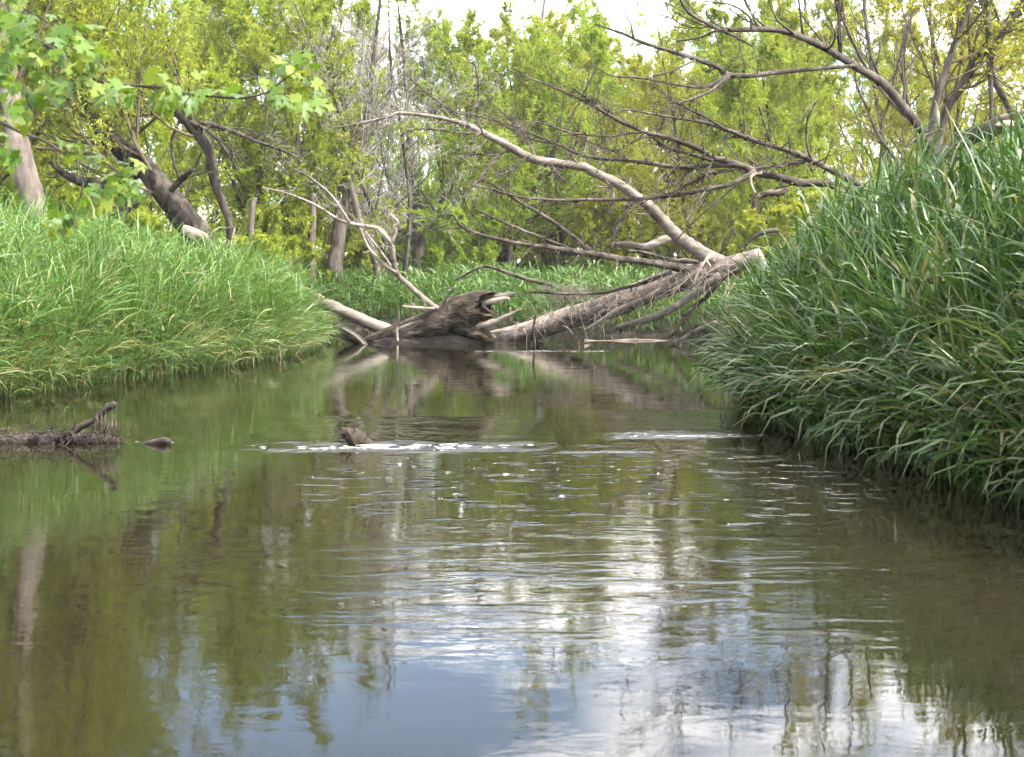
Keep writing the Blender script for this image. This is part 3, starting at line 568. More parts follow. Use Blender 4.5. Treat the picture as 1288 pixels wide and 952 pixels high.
subs = [
 ([(495, 144, 1.4), (465, 156, 1.3), (448, 171, 1.1), (440, 186, 0.8)], 17.8, 17.5),
 ([(607, 167, 2), (599.5, 146, 1.8), (602, 118, 1.6), (599, 88, 1.2), (594, 78, 0.8)], 18.2, 18.0),
 ([(604, 158, 1.5), (609, 138, 1.3), (622, 108, 1.0), (627, 95, 0.8)], 18.2, 18.5),
 ([(591, 159, 2.2), (569, 140.5, 2), (541, 120, 1.6), (521, 103, 1.1), (508, 92, 0.7)], 18.1, 18.6),
 ([(644, 189, 2.2), (627, 195, 2.0), (607, 220, 1.8), (581, 249, 1.0)], 18.4, 18.0),
 ([(627, 195, 1.2), (600, 194, 1.1), (574, 193, 0.8)], 18.3, 18.0),
 ([(672, 198, 2.4), (666, 181, 2.2), (657, 163, 2), (639, 148, 1.6), (622, 133, 1.1)], 18.5, 19.0),
 ([(729, 208, 2), (719, 196, 1.8), (725, 178, 1.5), (730, 148, 1.0)], 18.7, 18.4),
 ([(690, 203, 1.5), (700, 216, 1.3), (712, 230, 1.0)], 18.6, 18.4),
 ([(760, 225, 2.0), (772, 243, 1.6), (765, 262, 1.2)], 18.8, 18.4),
 ([(800, 247, 2.2), (789, 262, 1.8), (775, 290, 1.4), (770, 312, 1.0)], 19.0, 18.7),
 ([(662, 197, 1.5), (640, 215, 1.2), (622, 222, .8)], 18.4, 18.1),
 ([(606, 168, 1.6), (570, 166, 1.4), (530, 162, 1.0), (505, 168, .7)], 18.2, 17.7),
]
for s, a, b_ in subs: limb(L1, 'branch', [(x, y, q*0.85) for x, y, q in s], a, b_, M_deadlimb, 6, 0.05, 14, 0.30)
L2 = limb(ft, 'limb', [(925, 341, 7), (884, 342, 6.5), (859, 338, 6), (834, 333, 5.2), (809, 329, 4.6), (772, 324, 4.2), (744.5, 319, 3.8), (720, 316, 3.4), (690, 311, 3), (657, 307, 2.6), (617, 298, 2.3), (584, 287, 1.8), (569, 269, 1.2)], 19.6, 18.0, M_deadlimb, 7, 0.06, 34, 0.45)
limb(L2, 'branch', [(747, 318, 3), (717, 294.5, 2.7), (687, 273, 2.4), (654, 254, 2), (630, 238, 1.5), (607, 225, 1.0)], 19.0, 18.2, M_deadlimb, 6, 0.05, 8, 0.3)
limb(L2, 'branch', [(722, 315, 2.4), (692, 303, 2.2), (644, 284, 1.8), (598, 263, 1.1)], 18.9, 18.3, M_deadlimb, 6, 0.05, 6, 0.3)
limb(ft, 'limb', [(846, 298, 4.5), (834, 302, 5), (811, 310, 5), (790, 307, 4.5), (773, 307, 3)], 19.6, 19.3, M_dead, 8, 0.16, 3, 0.25)
limb(ft, 'limb', [(905, 346, 5), (876, 369, 5), (834, 394, 4.5), (800, 405, 4), (775, 412, 3)], 19.0, 19.8, M_dead, 8, 0.08, 4, 0.3)
limb(ft, 'branch', [(884, 340, 3.4), (850, 358, 3.4), (820, 372, 3.2), (779, 389, 3), (755, 404, 2.4), (735, 416, 1.6)], 19.2, 19.8, M_dead, 6, 0.08, 4, 0.3)
limb(ft, 'branch', [(845, 342, 2.6), (819, 352, 2.4), (790, 361, 2.2), (759, 368, 2.0), (710, 369, 1.8), (660, 367, 1.2)], 19.4, 19.2, M_rot, 6, 0.08, 8, 0.3)
limb(ft, 'branch', [(913, 344, 4.5), (890, 372, 3.6), (874, 385, 3.2), (858, 403, 3), (846, 422, 2.4)], 19.0, 19.3, M_rot, 7, 0.08, 4, 0.3)
limb(ft, 'branch', [(880, 330, 3), (845, 327, 2.6), (812, 318, 2.2), (790, 316, 1.6)], 19.6, 20.0, M_deadlimb, 6, 0.06, 5, 0.25)
limb(ft, 'branch', [(893, 335, 2), (888, 326, 2), (893, 322, 2), (884, 332, 1.8), (877, 345, 1.6), (873, 358, 1.2)], 18.8, 18.6, M_split, 6, 0.03)
limb(ft, 'branch', [(950, 323, 6), (958, 327, 4.5), (962, 340, 3)], 19.0, 18.6, M_split, 8, 0.2)

# hanging tangle of dead stalks on the trunk
g = G(); rgn = np.random.default_rng(8)
n = 150; tt = rgn.random(n)**0.6; 
P, r = trace([(640, 418, 11), (710, 396, 13), (789, 372, 14), (859, 350, 14), (935, 332, 10)], 20.7, 18.9, 8)
ix = (tt*(len(P)-1)).astype(int); p0 = P[ix]+rgn.normal(0, 0.09, (n, 3))+np.array([0, -0.12, 0.0])
d = unit(np.column_stack([rgn.normal(-0.25, 0.7, n), rgn.normal(-0.2, 0.35, n), rgn.normal(-0.15, 0.5, n)])); L = rgn.uniform(0.2, 0.75, n); pts = [p0]
for k in range(5):
    d = unit(d+rgn.normal(0, 0.2, d.shape)+np.array([0, 0, -0.22])); pts.append(pts[-1]+d*(L/5)[:, None])
P6 = np.stack(pts, 1); P6[..., 2] = np.maximum(P6[..., 2], -0.03)
V, f = tubes(P6, rgn.uniform(0.002, 0.006, (n, 1))*np.linspace(1, 0.4, 6)[None, :], 4); g.put(V, f)
add('stalk_tangle', g.mesh('stalk_tangle', M_split), kind='stuff', label='tangle of pale dead stalks caught on the fallen trunk', category='dead stalks')
g = G(); n = 260
p0 = np.column_stack([rgn.normal(XD(712, 19.6), 0.26, n), rgn.normal(19.6, 0.12, n), rgn.normal(0.77, 0.06, n)]); d = unit(np.column_stack([rgn.normal(0, 1, n), rgn.normal(-.2, .5, n), rgn.normal(0.2, 0.5, n)])); L = rgn.uniform(0.15, 0.5, n); pts = [p0]
for k in range(5):
    d = unit(d+rgn.normal(0, 0.25, d.shape)+np.array([0, 0, -0.45])); pts.append(pts[-1]+d*(L/5)[:, None])
V, f = tubes(np.stack(pts, 1), rgn.uniform(0.002, 0.005, (n, 1))*np.linspace(1, 0.4, 6)[None, :], 3); g.put(V, f)
add('stalk_tangle', g.mesh('stalk_tangle', M_dead), kind='stuff', label='mop of hair-like dead grass hung on the thin branch above the pale trunk', category='dead stalks')

# second dead crown, reaching left from behind the right bank
dc = thing('dead_branch', 'spiky bare dead branches reaching left from the top of the right bank', 'dead branch')
cl = [
 ([(1090, 245, 7), (1042, 231, 6.5), (1007, 229.7, 6.5), (977, 222, 6), (954, 217, 6), (931, 208, 5.6), (898, 198, 5), (876, 185.6, 4.4), (840, 173, 3.8), (808, 165, 3.2), (768, 146, 2.8), (753, 137, 2.4), (720, 120, 2), (680, 103, 1.5), (637, 87.6, .9)], 15.4, 14.4, 'limb', 10),
 ([(1100, 243, 5.5), (1060, 221, 5), (1032, 207, 4.8), (1017, 199, 4.6), (984, 187, 4.2), (951, 177, 3.8), (919, 165, 3.3), (891, 155, 2.9), (863, 150, 2.4), (830, 145, 2), (788, 138, 1.5), (773, 142, 1.0)], 15.3, 13.8, 'limb', 10),
 ([(950, 215, 4.5), (921, 231, 3.8), (881, 240, 3.5), (843, 246, 3.3), (805, 250, 3), (738, 251.5, 2.6), (697, 251.5, 2.2), (654, 247.7, 1.8), (622, 239, 1.4), (591, 231, .9)], 15.0, 14.2, 'limb', 9),
 ([(935, 208, 4), (887, 208, 3.8), (856, 210.5, 3.4), (793, 202, 2.8), (738, 197, 2.4), (702, 182, 2), (667, 174.6, 1.7), (634, 158, 1.3), (609, 142, .9)], 15.0, 15.4, 'limb', 8),
 ([(700, 181, 1.6), (660, 165, 1.4), (634, 155, 1.2), (576, 139, .8)], 15.2, 15.6, 'branch', 4),
 ([(757, 139, 1.8), (740, 125, 1.5), (720, 110, 1.0)], 14.7, 14.5, 'branch', 3),
 ([(776, 150, 1.6), (764, 136, 1.4), (751, 123, 0.9)], 14.7, 15, 'branch', 2),
 ([(897, 202, 3), (870, 194, 2.6), (844, 187, 2.3), (825, 176, 2), (811, 166, 1.6), (790, 155, 1.0)], 14.9, 15.1, 'branch', 5),
 ([(809, 171, 1.6), (781, 186.6, 1.4), (763, 189, 1.2), (741, 193, .8)], 14.8, 14.3, 'branch', 3),
 ([(808, 166, 2), (788, 168, 1.8), (761, 171.5, 1.6), (713, 165, 1.4), (680, 154, 1.2), (657, 153, .8)], 14.7, 14.1, 'branch', 6),
 ([(713, 165, 1.3), (743, 179, 1.2), (768, 189, 1.2), (793, 201, 1.1)], 14.3, 15.0, 'branch', 3),
 ([(1022, 203, 2.2), (1014.5, 180.5, 2), (1016, 150, 1.7), (1028, 125, 1.1)], 14.9, 14.6, 'branch', 0),
 ([(1028, 125, 1.0), (1012, 142, 1.3), (999, 158, .9)], 14.6, 14.4, 'branch', 0),
 ([(909, 160, 2.2), (881, 144, 2), (851, 130, 1.6), (838, 120, 1.3), (827, 111, .9)], 14.3, 14.6, 'branch', 4),
 ([(1012, 203, 3), (985, 207, 2.6), (956, 211, 2.2), (930, 213, 1.6)], 15, 15.1, 'branch', 2),
 ([(919, 213, 3.2), (886, 221, 2.9), (853, 238.5, 2.2), (830, 252, 1.4)], 15, 15.6, 'branch', 4),
 ([(925, 233, 1.6), (881, 271, 1.6), (868, 283, 1.4), (850, 303, 1.0)], 14.8, 14.9, 'branch', 0),
 ([(887, 241, 1.5), (872, 262, 1.3), (862, 280, .9)], 14.7, 14.5, 'branch', 2),
 ([(835, 186, 1.6), (832, 160, 1.3), (838, 147, 1.0)], 14.9, 14.9, 'branch', 2),
 ([(868, 192, 1.3), (845, 215, 1.2), (838, 238, .9)], 14.9, 14.7, 'branch', 2),
]
host = [None, None, None, None, 3, 0, 0, 0, 0, 0, 0, 1, 1, 1, 1, 0, 2, 2, 0, 0]; made = []
for (s, a, b_, nm, tn), hh in zip(cl, host):
    s = [(x, y, q*0.82) for x, y, q in s]; made.append(limb(dc if hh is None else made[hh], nm, s, a, b_, M_deadlimb, 7 if nm == 'limb' else 5, 0.06, tn*3+4 if tn else 0, 0.36))
limb(made[0], 'branch', [(958, 217, 1.8), (946, 221, 1.8), (945, 231, 1.7), (950, 243, 1.2)], 14.8, 14.7, M_split, 6, 0.02)

# rotten stump log
st = thing('rotten_log', 'dark rotten log with hollow broken end in mid creek', 'log')
Pp, r = trace([(455, 434, 7), (478, 426, 10), (500, 421, 13), (537, 409, 17), (560, 401, 20), (580, 394, 22), (596, 388, 21), (610, 384, 18), (622, 381, 15), (634, 379, 12)], 20.6, 20.2, 8)
def hollow_log(P, r, sides=30, inner=8):
    """broken log: each side of the shell runs to its own ragged length, then turns in to a hollow"""
    n = len(P); th = np.arange(sides)*2*np.pi/sides; u = np.arange(n)/(n-1)
    T = unit(np.gradient(P, axis=0)); A = unit(np.cross(T, np.array([0, 0, 1.0]))); B = np.cross(A, T)      # A sideways, B upward
    cut = 0.82+0.13*np.clip(np.sin(th), 0, 1)**2+0.04*np.clip(-np.sin(th), 0, 1)-0.09*np.clip(np.cos(th), 0, 1)+rng.normal(0, 0.018, sides)
    ridge = rng.normal(0, 0.055, sides)[None, :]+0.05*np.sin(u*23)[:, None]*np.sin(3*th)[None, :]+rng.normal(0, 0.02, (n, sides))
    rings = []
    def ring(sv, rs, k):
        x = np.clip(sv, 0, 1)*(n-1); i0 = np.minimum(x.astype(int), n-2); f = (x-i0)[:, None]
        c = P[i0]*(1-f)+P[i0+1]*f; a = A[i0]; b = B[i0]; rr = (r[i0]*(1-f[:, 0])+r[i0+1]*f[:, 0])*rs*(1+ridge[min(k, n-1)])
        return c+(a*np.cos(th)[:, None]+b*np.sin(th)[:, None])*rr[:, None]
    for k in range(n): rings.append(ring(np.minimum(np.full(sides, u[k]), cut), 1.0, k))
    for k in range(inner): rings.append(ring(cut-0.02*k*(k > 0)-0.012*k, 0.82-0.05*k, n-1))
    V = np.concatenate(rings); m = len(rings); b0 = (np.arange(m-1)*sides)[:, None]; jj = np.arange(sides)[None, :]; j2 = (jj+1) % sides
    q = np.stack([b0+jj, b0+j2, b0+sides+j2, b0+sides+jj], -1).reshape(-1, 4)
    return V, [q, np.array([np.arange(sides)+(m-1)*sides])]
g = G(); V, f = hollow_log(Pp, r); g.put(V, f); add('trunk', g.mesh('trunk', M_rot), st)
limb(st, 'root_flare', [(572, 400, 17), (586, 408, 15), (598, 417, 11), (612, 424, 8), (622, 429, 5)], 20.4, 20.3, M_rot, 14, 0.10, jit=0)
limb(st, 'sunken_side', [(470, 433, 5), (500, 430, 6), (530, 429, 6), (560, 427, 7), (590, 430, 6), (620, 432, 4)], 20.35, 20.35, M_wet, 12, 0.2)
limb(st, 'bark_strip', [(552, 396, 5), (535, 404, 7), (515, 412, 7), (495, 420, 5)], 20.28, 20.38, M_dead, 10, 0.1, jit=0)
limb(st, 'splinter', [(594, 378, 5), (612, 376, 6), (628, 373, 5.5), (640, 371, 4), (649, 368, 1)], 20.4, 20.2, M_dead, 5, 0.22)
limb(st, 'splinter', [(606, 381, 4), (622, 378, 4), (636, 375, 2.5), (642, 376, 0.8)], 20.3, 20.15, M_split, 5, 0.2)
limb(st, 'splinter', [(590, 404, 6), (602, 408, 6), (621, 405, 4.8), (640, 396, 3.4), (656, 388, 0.8)], 20.35, 20.05, M_split, 5, 0.22)
limb(st, 'splinter', [(604, 381, 4), (612, 390, 3), (622, 394, 1)], 20.3, 20.2, M_rot, 6, 0.15)
fb = thing('forked_branch', 'pale forked dead branch leaning up left from the rotten log', 'branch')
for s, a, b_, tn in [
 ([(562, 397, 3.6), (556, 393, 3.8), (535, 377, 3.8), (510, 355, 3.6), (498, 341, 3.8), (491, 304.5, 3.6), (477, 288, 2.8), (450, 283, 2.4), (428, 277, 2.1), (402, 261, 1.8), (380, 250, 1.5), (350, 240, 1.1), (330, 236, .8)], 20.3, 19.2, 6),
 ([(440, 280, 1.8), (421, 251, 1.6), (404, 234, 1.4), (385, 220, 1.1), (370, 212, .7)], 19.6, 19.9, 4),
 ([(498, 343, 2.4), (481, 331, 2.2), (464, 312, 2.0), (455, 292, 1.6), (448, 275, 1.0)], 19.9, 20.2, 4),
 ([(499, 345, 1.8), (477, 314, 1.6), (466, 300, 1.2), (460, 292, .9)], 20, 20.3, 2),
 ([(492, 305, 2.2), (498, 292, 2), (496, 284, 1.8), (501, 280, 1.6), (491, 269, 1.1)], 19.8, 19.7, 0),
 ([(476, 289, 2.0), (486, 298, 2.4), (492, 306, 2.6)], 19.7, 19.8, 0),
 ([(558, 393, 2), (560, 377, 1.8), (573, 360, 1.1)], 20.2, 20.0, 2),
 ([(549, 388, 2.2), (528, 387, 2.0), (506, 385, 1.5)], 20.2, 20.0, 4)]:
    limb(fb, 'branch', s, a, b_, M_dead if tn != 0 else M_split, 7, 0.05, tn, 0.22)
ll_ = thing('driftwood_log', 'smooth brown log sloping down from the left bank grass to the creek', 'log')
limb(ll_, 'trunk', [(372, 362, 7.5), (399, 377, 8), (430, 391, 8), (460, 404, 8), (486, 414, 7.5), (500, 421, 6)], 20.9, 20.7, M_dead, 10, 0.05, 3, 0.3)
limb(ll_, 'branch', [(500, 430, 2), (499, 415, 2), (501, 400, 1.6), (501, 386, 1.0)], 20.2, 20.2, M_dead, 5, 0.05)
dp = thing('driftwood_board', 'dark slab of driftwood wedged beside the left bank', 'driftwood')
limb(dp, 'slab', [(420, 408, 4), (436, 420, 7), (450, 429, 6), (462, 437, 3)], 20.2, 19.9, M_wet, 6, 0.2)
limb(dp, 'edge', [(431, 413, 2.2), (447, 423, 2.5), (458, 433, 1.6)], 19.95, 19.75, M_dead, 5, 0.1)
# other single sticks at the log jam
def stick(label, s, a, b_, mat, tw=3, name='driftwood_stick'):
    o = thing(name, label, 'stick'); limb(o, 'stem', s, a, b_, mat, 6, 0.07, tw, 0.22); return o
stick('pale stick jutting from the waterline at the foot of the right bank', [(901, 405, 3), (880, 414, 3), (859, 426, 3), (845, 431, 2)], 19.4, 19.8, M_dead)
stick('thin crooked stick behind the rotten log reaching toward the pale trunk', [(573, 352, 1.4), (605, 336, 1.8), (624, 338, 2.2), (658, 350, 2.6), (697, 359, 2.6)], 21.6, 20.6, M_deadlimb, 6)
stick('dark stick standing upright in the water below the pale trunk', [(672, 447, 1.0), (673, 432, 1.6), (671, 415, 1.6), (674, 395, 1.2)], 19.2, 19.2, M_wet, 0)
stick('pale stick lying on the mud under the fallen trunk', [(842, 430, 2), (800, 428, 2.2), (760, 430, 2), (735, 428, 1.4)], 20.9, 20.9, M_split, 2)
stick('dark curved snag above the grass right of the big limb', [(974, 276, 4), (953, 279, 4.5), (948, 264, 4.2), (953, 248, 3.6), (966, 243, 4.4), (981, 242, 5), (992, 236, 3)], 24.5, 24.5, M_rot, 6, 'curved_snag')
stick('black stick lying on the far grass right of the big limb', [(938, 308, 1.4), (950, 297, 2.4), (966, 291, 3.2), (980, 290, 3)], 22.5, 22.5, M_wet, 0)

# left tree group
def crown_on(parent, P, r, seed, tint, nl=8, l1=1.6, ns=6, nt_=6, per=14, ll=0.085, lw=0.022, t0=0.3, trop=0.15, leafy=True, twm=None, t1=1.0, tlen=None):
    rg = np.random.default_rng(seed); g = G()
    P1, R1 = children(rg, P[None], r[None], nl, t0, t1, (0.4, 1.2), 0, 7, 0.12, trop, 0.45, lenabs=l1); R1 = np.minimum(R1, np.linspace(0.026, 0.005, 7)[None]); V, f = tubes(P1, R1, 6); g.put(V, f)
    P2, R2 = children(rg, P1, R1, ns, 0.15, 1, (0.3, 1.0), 0.5, 5, 0.13, trop*0.7, 0.5); V, f = tubes(P2, np.maximum(R2, 0.003), 4); g.put(V, f)
    P3, R3 = children(rg, P2, R2, nt_, 0.1, 1, (0.2, 0.7), 0.55, 4, 0.08, 0.12, 0.5, lenabs=tlen); V, f = tubes(P3, np.maximum(R3, 0.0022), 3); g.put(V, f)
    add('boughs', g.mesh('boughs', twm or M_twig), parent)
    if leafy:
        lg = G(); V, f, rn = leaves(rg, P3, per, ll, lw, 0.1); lg.put(V, f, rn); k = add('crown', lg.mesh('crown', M_willow), parent); k.color = (*tint, 1)
def traced_tree(name, label, pix, D0, D1, mat, sides=12, rough=0.1, **ck):
    o = thing(name, label, 'tree'); P, r = trace(pix, D0, D1, 6, 0.0, rng)
    z = float(zg(P[:1, 0], P[:1, 1])[0]); P = np.vstack([[P[0, 0], P[0, 1], min(z, P[0, 2])-0.2], P]); r = np.concatenate([[r[0]*1.2], r])
    g = G(); g.tube(P, r, sides, rough, rng); add('trunk', g.mesh('trunk', mat), o)
    if ck: crown_on(o, P, r, **ck)
    return o
lw_ = traced_tree('willow_tree', 'willow with thick dark trunk leaning left out of the left bank grass', [(252, 296, 16.40), (236, 280, 15.58), (215, 252, 13.94), (181, 211, 12.30), (148, 185, 11.48), (128, 165, 10.66), (114, 138, 9.84), (101, 114, 9.02), (87, 91, 8.61), (72, 50, 8.20), (62, 0, 7.38), (52, -80, 6.56), (48, -180, 4.92), (40, -280, 3.28)], 18.6, 19.6, M_darkbark,
    seed=301, tint=(1.0, 1.06, 0.95), nl=32, l1=3.3, ns=9, nt_=7, per=24, ll=0.085, lw=0.020, t0=0.16, trop=0.22, tlen=1.1)
for s, a, b_, tn in [([(176, 214, 6), (150, 224, 7), (122, 230, 6.5), (98, 226, 5), (78, 216, 3), (62, 203, 1.2)], 18.9, 18.5, 16), ([(190, 240, 3), (160, 262, 6), (150, 275, 7)], 18.4, 18.2, 8), ([(215, 240, 3), (232, 222, 3.4), (242, 212, 2)], 18.5, 18.3, 3)]:
    limb(lw_, 'limb', s, a, b_, M_darkbark, 8, 0.2, tn, 0.5)
limb(lw_, 'broken_base', [(232, 288, 6), (246, 294, 6), (260, 298, 4)], 18.2, 18.0, M_split, 9, 0.15)
fl = traced_tree('forked_tree', 'crooked brown trunk with drooping bare fork right of the dark leaning willow', [(289, 282, 5), (286, 272, 5), (278, 252, 5.5), (269, 228, 6), (262, 190, 7), (250, 170, 7.5), (240, 158, 7.5), (229, 145, 7), (215, 137, 6), (202, 134, 4)], 19.4, 19.2, M_bark,
    seed=302, tint=(1.0, 1.05, 0.9), nl=11, l1=2.4, ns=8, nt_=6, per=9, t0=0.5, trop=0.12)
for s, a, b_, tn in [([(246, 160, 4), (259, 155, 3.6), (292, 165, 3), (323, 178, 2.4), (350, 187, 1.8), (380, 200, 1.0)], 19.2, 18.8, 22), ([(236, 152, 3), (262, 165, 2.6), (285, 190, 2), (300, 215, 1.2)], 19.2, 19.0, 16), ([(228, 146, 2.4), (216, 180, 2), (222, 215, 1.6), (232, 236, 1)], 19.2, 19.3, 8)]:
    limb(fl, 'limb', s, a, b_, M_bark, 6, 0.08, tn, 0.6)
traced_tree('pale_trunk_tree', 'short thick pale trunk standing in the grass at the left edge', [(50, 285, 12), (44, 262, 13.5), (36, 235, 15), (28, 205, 15), (22, 170, 14), (15, 130, 12), (8, 70, 11), (4, 0, 10), (0, -90, 7), (-5, -180, 4)], 17.2, 17.8, M_palebark,
    seed=303, tint=(0.9, 0.98, 0.9), nl=12, l1=2.3, ns=7, nt_=6, per=9, t0=0.45, trop=0.15)
for lab, s, a, b_ in [('thin pale post-like stump between the left bushes', [(391, 312, 5), (393, 280, 4.5), (394, 243, 4)], 25.5, 25.5), ('small broken pale stump right of the crooked forked trunk', [(316, 285, 4), (318, 262, 4), (321, 248, 3)], 24, 24),
                      ('slender pale trunk below the bright green willow', [(640, 345, 3), (641, 330, 3), (643, 315, 2.4)], 31, 31)]:
    traced_tree('dead_stump', lab, s, a, b_, M_palebark, 8, 0.12)
traced_tree('grey_trunk', 'grey trunk leaning right with peeling bark left of the forked branch', [(421, 335, 11), (424, 313, 9), (427, 290, 8.5), (431, 258, 8), (434, 235, 7.5), (444, 208, 6.5), (454, 175, 4.6), (463, 140, 3.2), (468, 90, 2.4), (478, 0, 1.6), (484, -90, 1)], 26, 27, M_bark, seed=304, tint=Bt, nl=16, l1=2.2, ns=8, nt_=6, leafy=False, twm=M_gtwig, t0=0.35)
traced_tree('grey_trunk', 'thin pale trunk curving down beside the peeling grey trunk', [(474, 335, 5), (468, 315, 4.6), (458, 292, 4.2), (450, 270, 4), (444, 244, 4), (438, 222, 3)], 26.5, 26.0, M_palebark, 8, 0.1)
traced_tree('dark_trunk', 'thick dark trunk in the shade behind the grey bare twigs', [(526, 342, 9), (527, 300, 7.5), (523, 250, 5.5), (516, 190, 3.6), (510, 100, 2.2), (500, 0, 1.2)], 34, 34, M_bark, seed=305, tint=Bt, nl=12, l1=2.6, ns=7, nt_=6, leafy=False, twm=M_gtwig, t0=0.3)

# right tree group
ar = traced_tree('arching_tree', 'bare grey trunk arching left over the right bank', [(1172, 195, 6.40), (1165, 171, 6.00), (1154, 156, 5.60), (1136, 134, 5.44), (1111, 105, 5.12), (1074, 82, 4.80), (1038, 60, 4.48), (1002, 44, 4.00), (973, 37, 3.68), (940, 37, 3.36), (907, 37, 2.88), (889, 29, 2.40), (867, 16, 1.92), (856, 0, 1.44), (846, -20, 0.80)], 18.0, 16.0, M_bark, 9, 0.06,
    seed=306, tint=(1.1, 1.0, 0.9), nl=24, l1=1.7, ns=7, nt_=5, leafy=False, per=4, t0=0.15, trop=0.2, twm=M_bark)
for s, a, b_, tn in [([(1074, 82, 2.40), (1030, 86, 2.72), (985, 90, 3.04), (937, 95, 3.60), (912, 92, 3.36), (902, 84, 3.20), (872, 73, 2.96), (844, 64, 2.72), (811, 54, 2.32), (788, 44, 1.76), (763, 35, 1.36), (748, 30, 0.80)], 17.2, 15.6, 9),
   ([(917, 94, 2.72), (894, 114, 2.40), (872, 123.5, 2.08), (851, 131, 1.76), (831, 141, 1.12)], 16.0, 15.6, 6), ([(917, 93, 2.40), (887, 109, 2.08), (856, 107, 1.60), (806, 98, 1.36), (768, 94.5, 1.04), (740, 76, 0.72)], 16.0, 15.7, 6),
   ([(874, 76, 1.44), (841, 91, 1.20), (820, 96, 0.72)], 15.9, 15.7, 3), ([(797, 47, 1.44), (793, 30, 1.20), (786, 15, 0.96), (792, 0, 0.64)], 15.7, 15.7, 3), ([(945, 37, 1.92), (943, 22, 1.60), (922, 7, 1.28), (893, 2, 0.88), (870, 3, 0.64)], 16.4, 16.3, 5),
   ([(907, 38, 2.08), (925, 46, 1.92), (947, 58, 1.28)], 16.3, 16.0, 3), ([(905, 36, 1.60), (880, 47, 1.28), (850, 52, 0.80)], 16.2, 16.4, 3)]:
    limb(ar, 'limb', s, a, b_, M_bark, 6, 0.06, tn, 0.35)
traced_tree('dark_trunk', 'dark slanting trunk against the sky at the upper right', [(1160, 200, 5.20), (1163, 189, 5.20), (1171, 163, 4.96), (1178, 123, 4.80), (1187, 94, 4.80), (1201, 54, 4.48), (1214, 18, 4.16), (1222, -5, 4.00), (1238, -60, 3.20), (1250, -150, 2.40)], 18.5, 18.7, M_bark, 9, 0.07, seed=307, tint=(1.1, 1.0, 0.9), nl=12, l1=2.0, ns=6, nt_=5, per=6, t0=0.25)
gt = traced_tree('grey_trunk', 'grey forked trunk with hanging twigs at the right edge', [(1176, 200, 4.80), (1180, 182, 4.80), (1191, 138, 5.20), (1209, 109, 5.20), (1233, 69, 5.60), (1269, 27, 5.20), (1300, -20, 4.80), (1330, -90, 3.20)], 19.2, 19.0, M_bark, 9, 0.08, seed=308, tint=(1.1, 1.0, 0.9), nl=16, l1=1.8, ns=7, nt_=5, per=6, t0=0.3, trop=0.05)
for s, a, b_, tn in [([(1247, 75, 4.80), (1244, 40, 5.20), (1238, 0, 5.60), (1234, -50, 4.80), (1230, -130, 2.40)], 19, 19, 26), ([(1243, 73, 3.20), (1246, 105, 2.88), (1247, 150, 2.72), (1247, 190, 2.56)], 19, 19, 8), ([(1244, 75, 3.60), (1250, 96, 4.00), (1262, 122, 4.00), (1276, 150, 4.00), (1290, 190, 4.00)], 19, 19.2, 6)]:
    limb(gt, 'limb', s, a, b_, M_bark, 7, 0.1, tn, 0.6)
bl_ = thing('bank_log', 'broken grey log lying on top of the right bank at the right edge', 'log')
limb(bl_, 'trunk', [(1180, 198, 6), (1196, 187, 7.5), (1223, 170, 9), (1256, 157, 10), (1275, 152, 10.5), (1300, 147, 11)], 12.8, 12.4, M_deadlimb, 14, 0.12, 8, 0.3)
limb(bl_, 'splinter', [(1275, 158, 5), (1262, 156, 4), (1252, 158, 2)], 12.1, 12.0, M_split, 7, 0.15)
for i, (lab, s, a, b_) in enumerate([('thin bare sapling left of the arching trunk base', [(1118, 200, 2), (1108, 165, 2), (1120, 120, 1.8), (1135, 60, 1.4), (1150, 10, 1)], 18, 18),
    ('leaning bare sapling in front of the yellow bushes', [(1130, 205, 2.4), (1105, 170, 2.2), (1088, 130, 1.8), (1076, 100, 1.4), (1080, 60, .9)], 17.5, 17.8), ('curved dark sapling at the foot of the arching trunk', [(1135, 192, 2), (1142, 182, 2.2), (1160, 172, 2), (1185, 162, 1.4)], 16.5, 16.5)]):
    o = thing('sapling', lab, 'sapling'); limb(o, 'stem', s, a, b_, M_deadlimb, 6, 0.05, 12, 0.5, ground=True)

# ------------------------------------------------------------------ wood in the water
sn = thing('snag', 'dark twiggy snag with a stick rising from the water at the left edge', 'driftwood')
limb(sn, 'log', [(-60, 552, 7), (-20, 553, 6.5), (20, 553, 7), (60, 553, 6.5), (100, 552, 6), (140, 554, 4.5), (150, 556, 2.5)], 8.75, 8.75, M_wet, 9, 0.22, 0)
limb(sn, 'stick', [(70, 552, 4), (90, 545, 4), (104, 536, 3.8), (121, 527, 4), (131, 517, 3.6), (139, 511, 4), (145, 507, 2.4)], 8.72, 8.6, M_wet, 8, 0.16, 4, 0.05)
g = G(); n = 330; rgn = np.random.default_rng(3)
px_ = rgn.uniform(-30, 152, n); p0 = np.array([at(a, rgn.uniform(540, 556), 8.75+rgn.normal(0, .12)) for a in px_]); d = unit(np.column_stack([rgn.normal(0, 0.9, n), rgn.normal(-.2, .5, n), rgn.normal(-0.2, 0.7, n)])); L = rgn.uniform(0.04, 0.16, n); pts = [p0]
for k in range(3):
    d = unit(d+rgn.normal(0, 0.3, d.shape)+np.array([0, 0, -0.15])); pts.append(pts[-1]+d*(L/3)[:, None])
P4 = np.stack(pts, 1); P4[..., 2] = np.maximum(P4[..., 2], -0.02)
V, f = tubes(P4, rgn.uniform(0.002, 0.0045, (n, 1))*np.linspace(1, 0.5, 4)[None], 4); g.put(V, f)
add('twigs', g.mesh('twigs', M_wet), sn, kind='stuff')
g = G(); n = 26
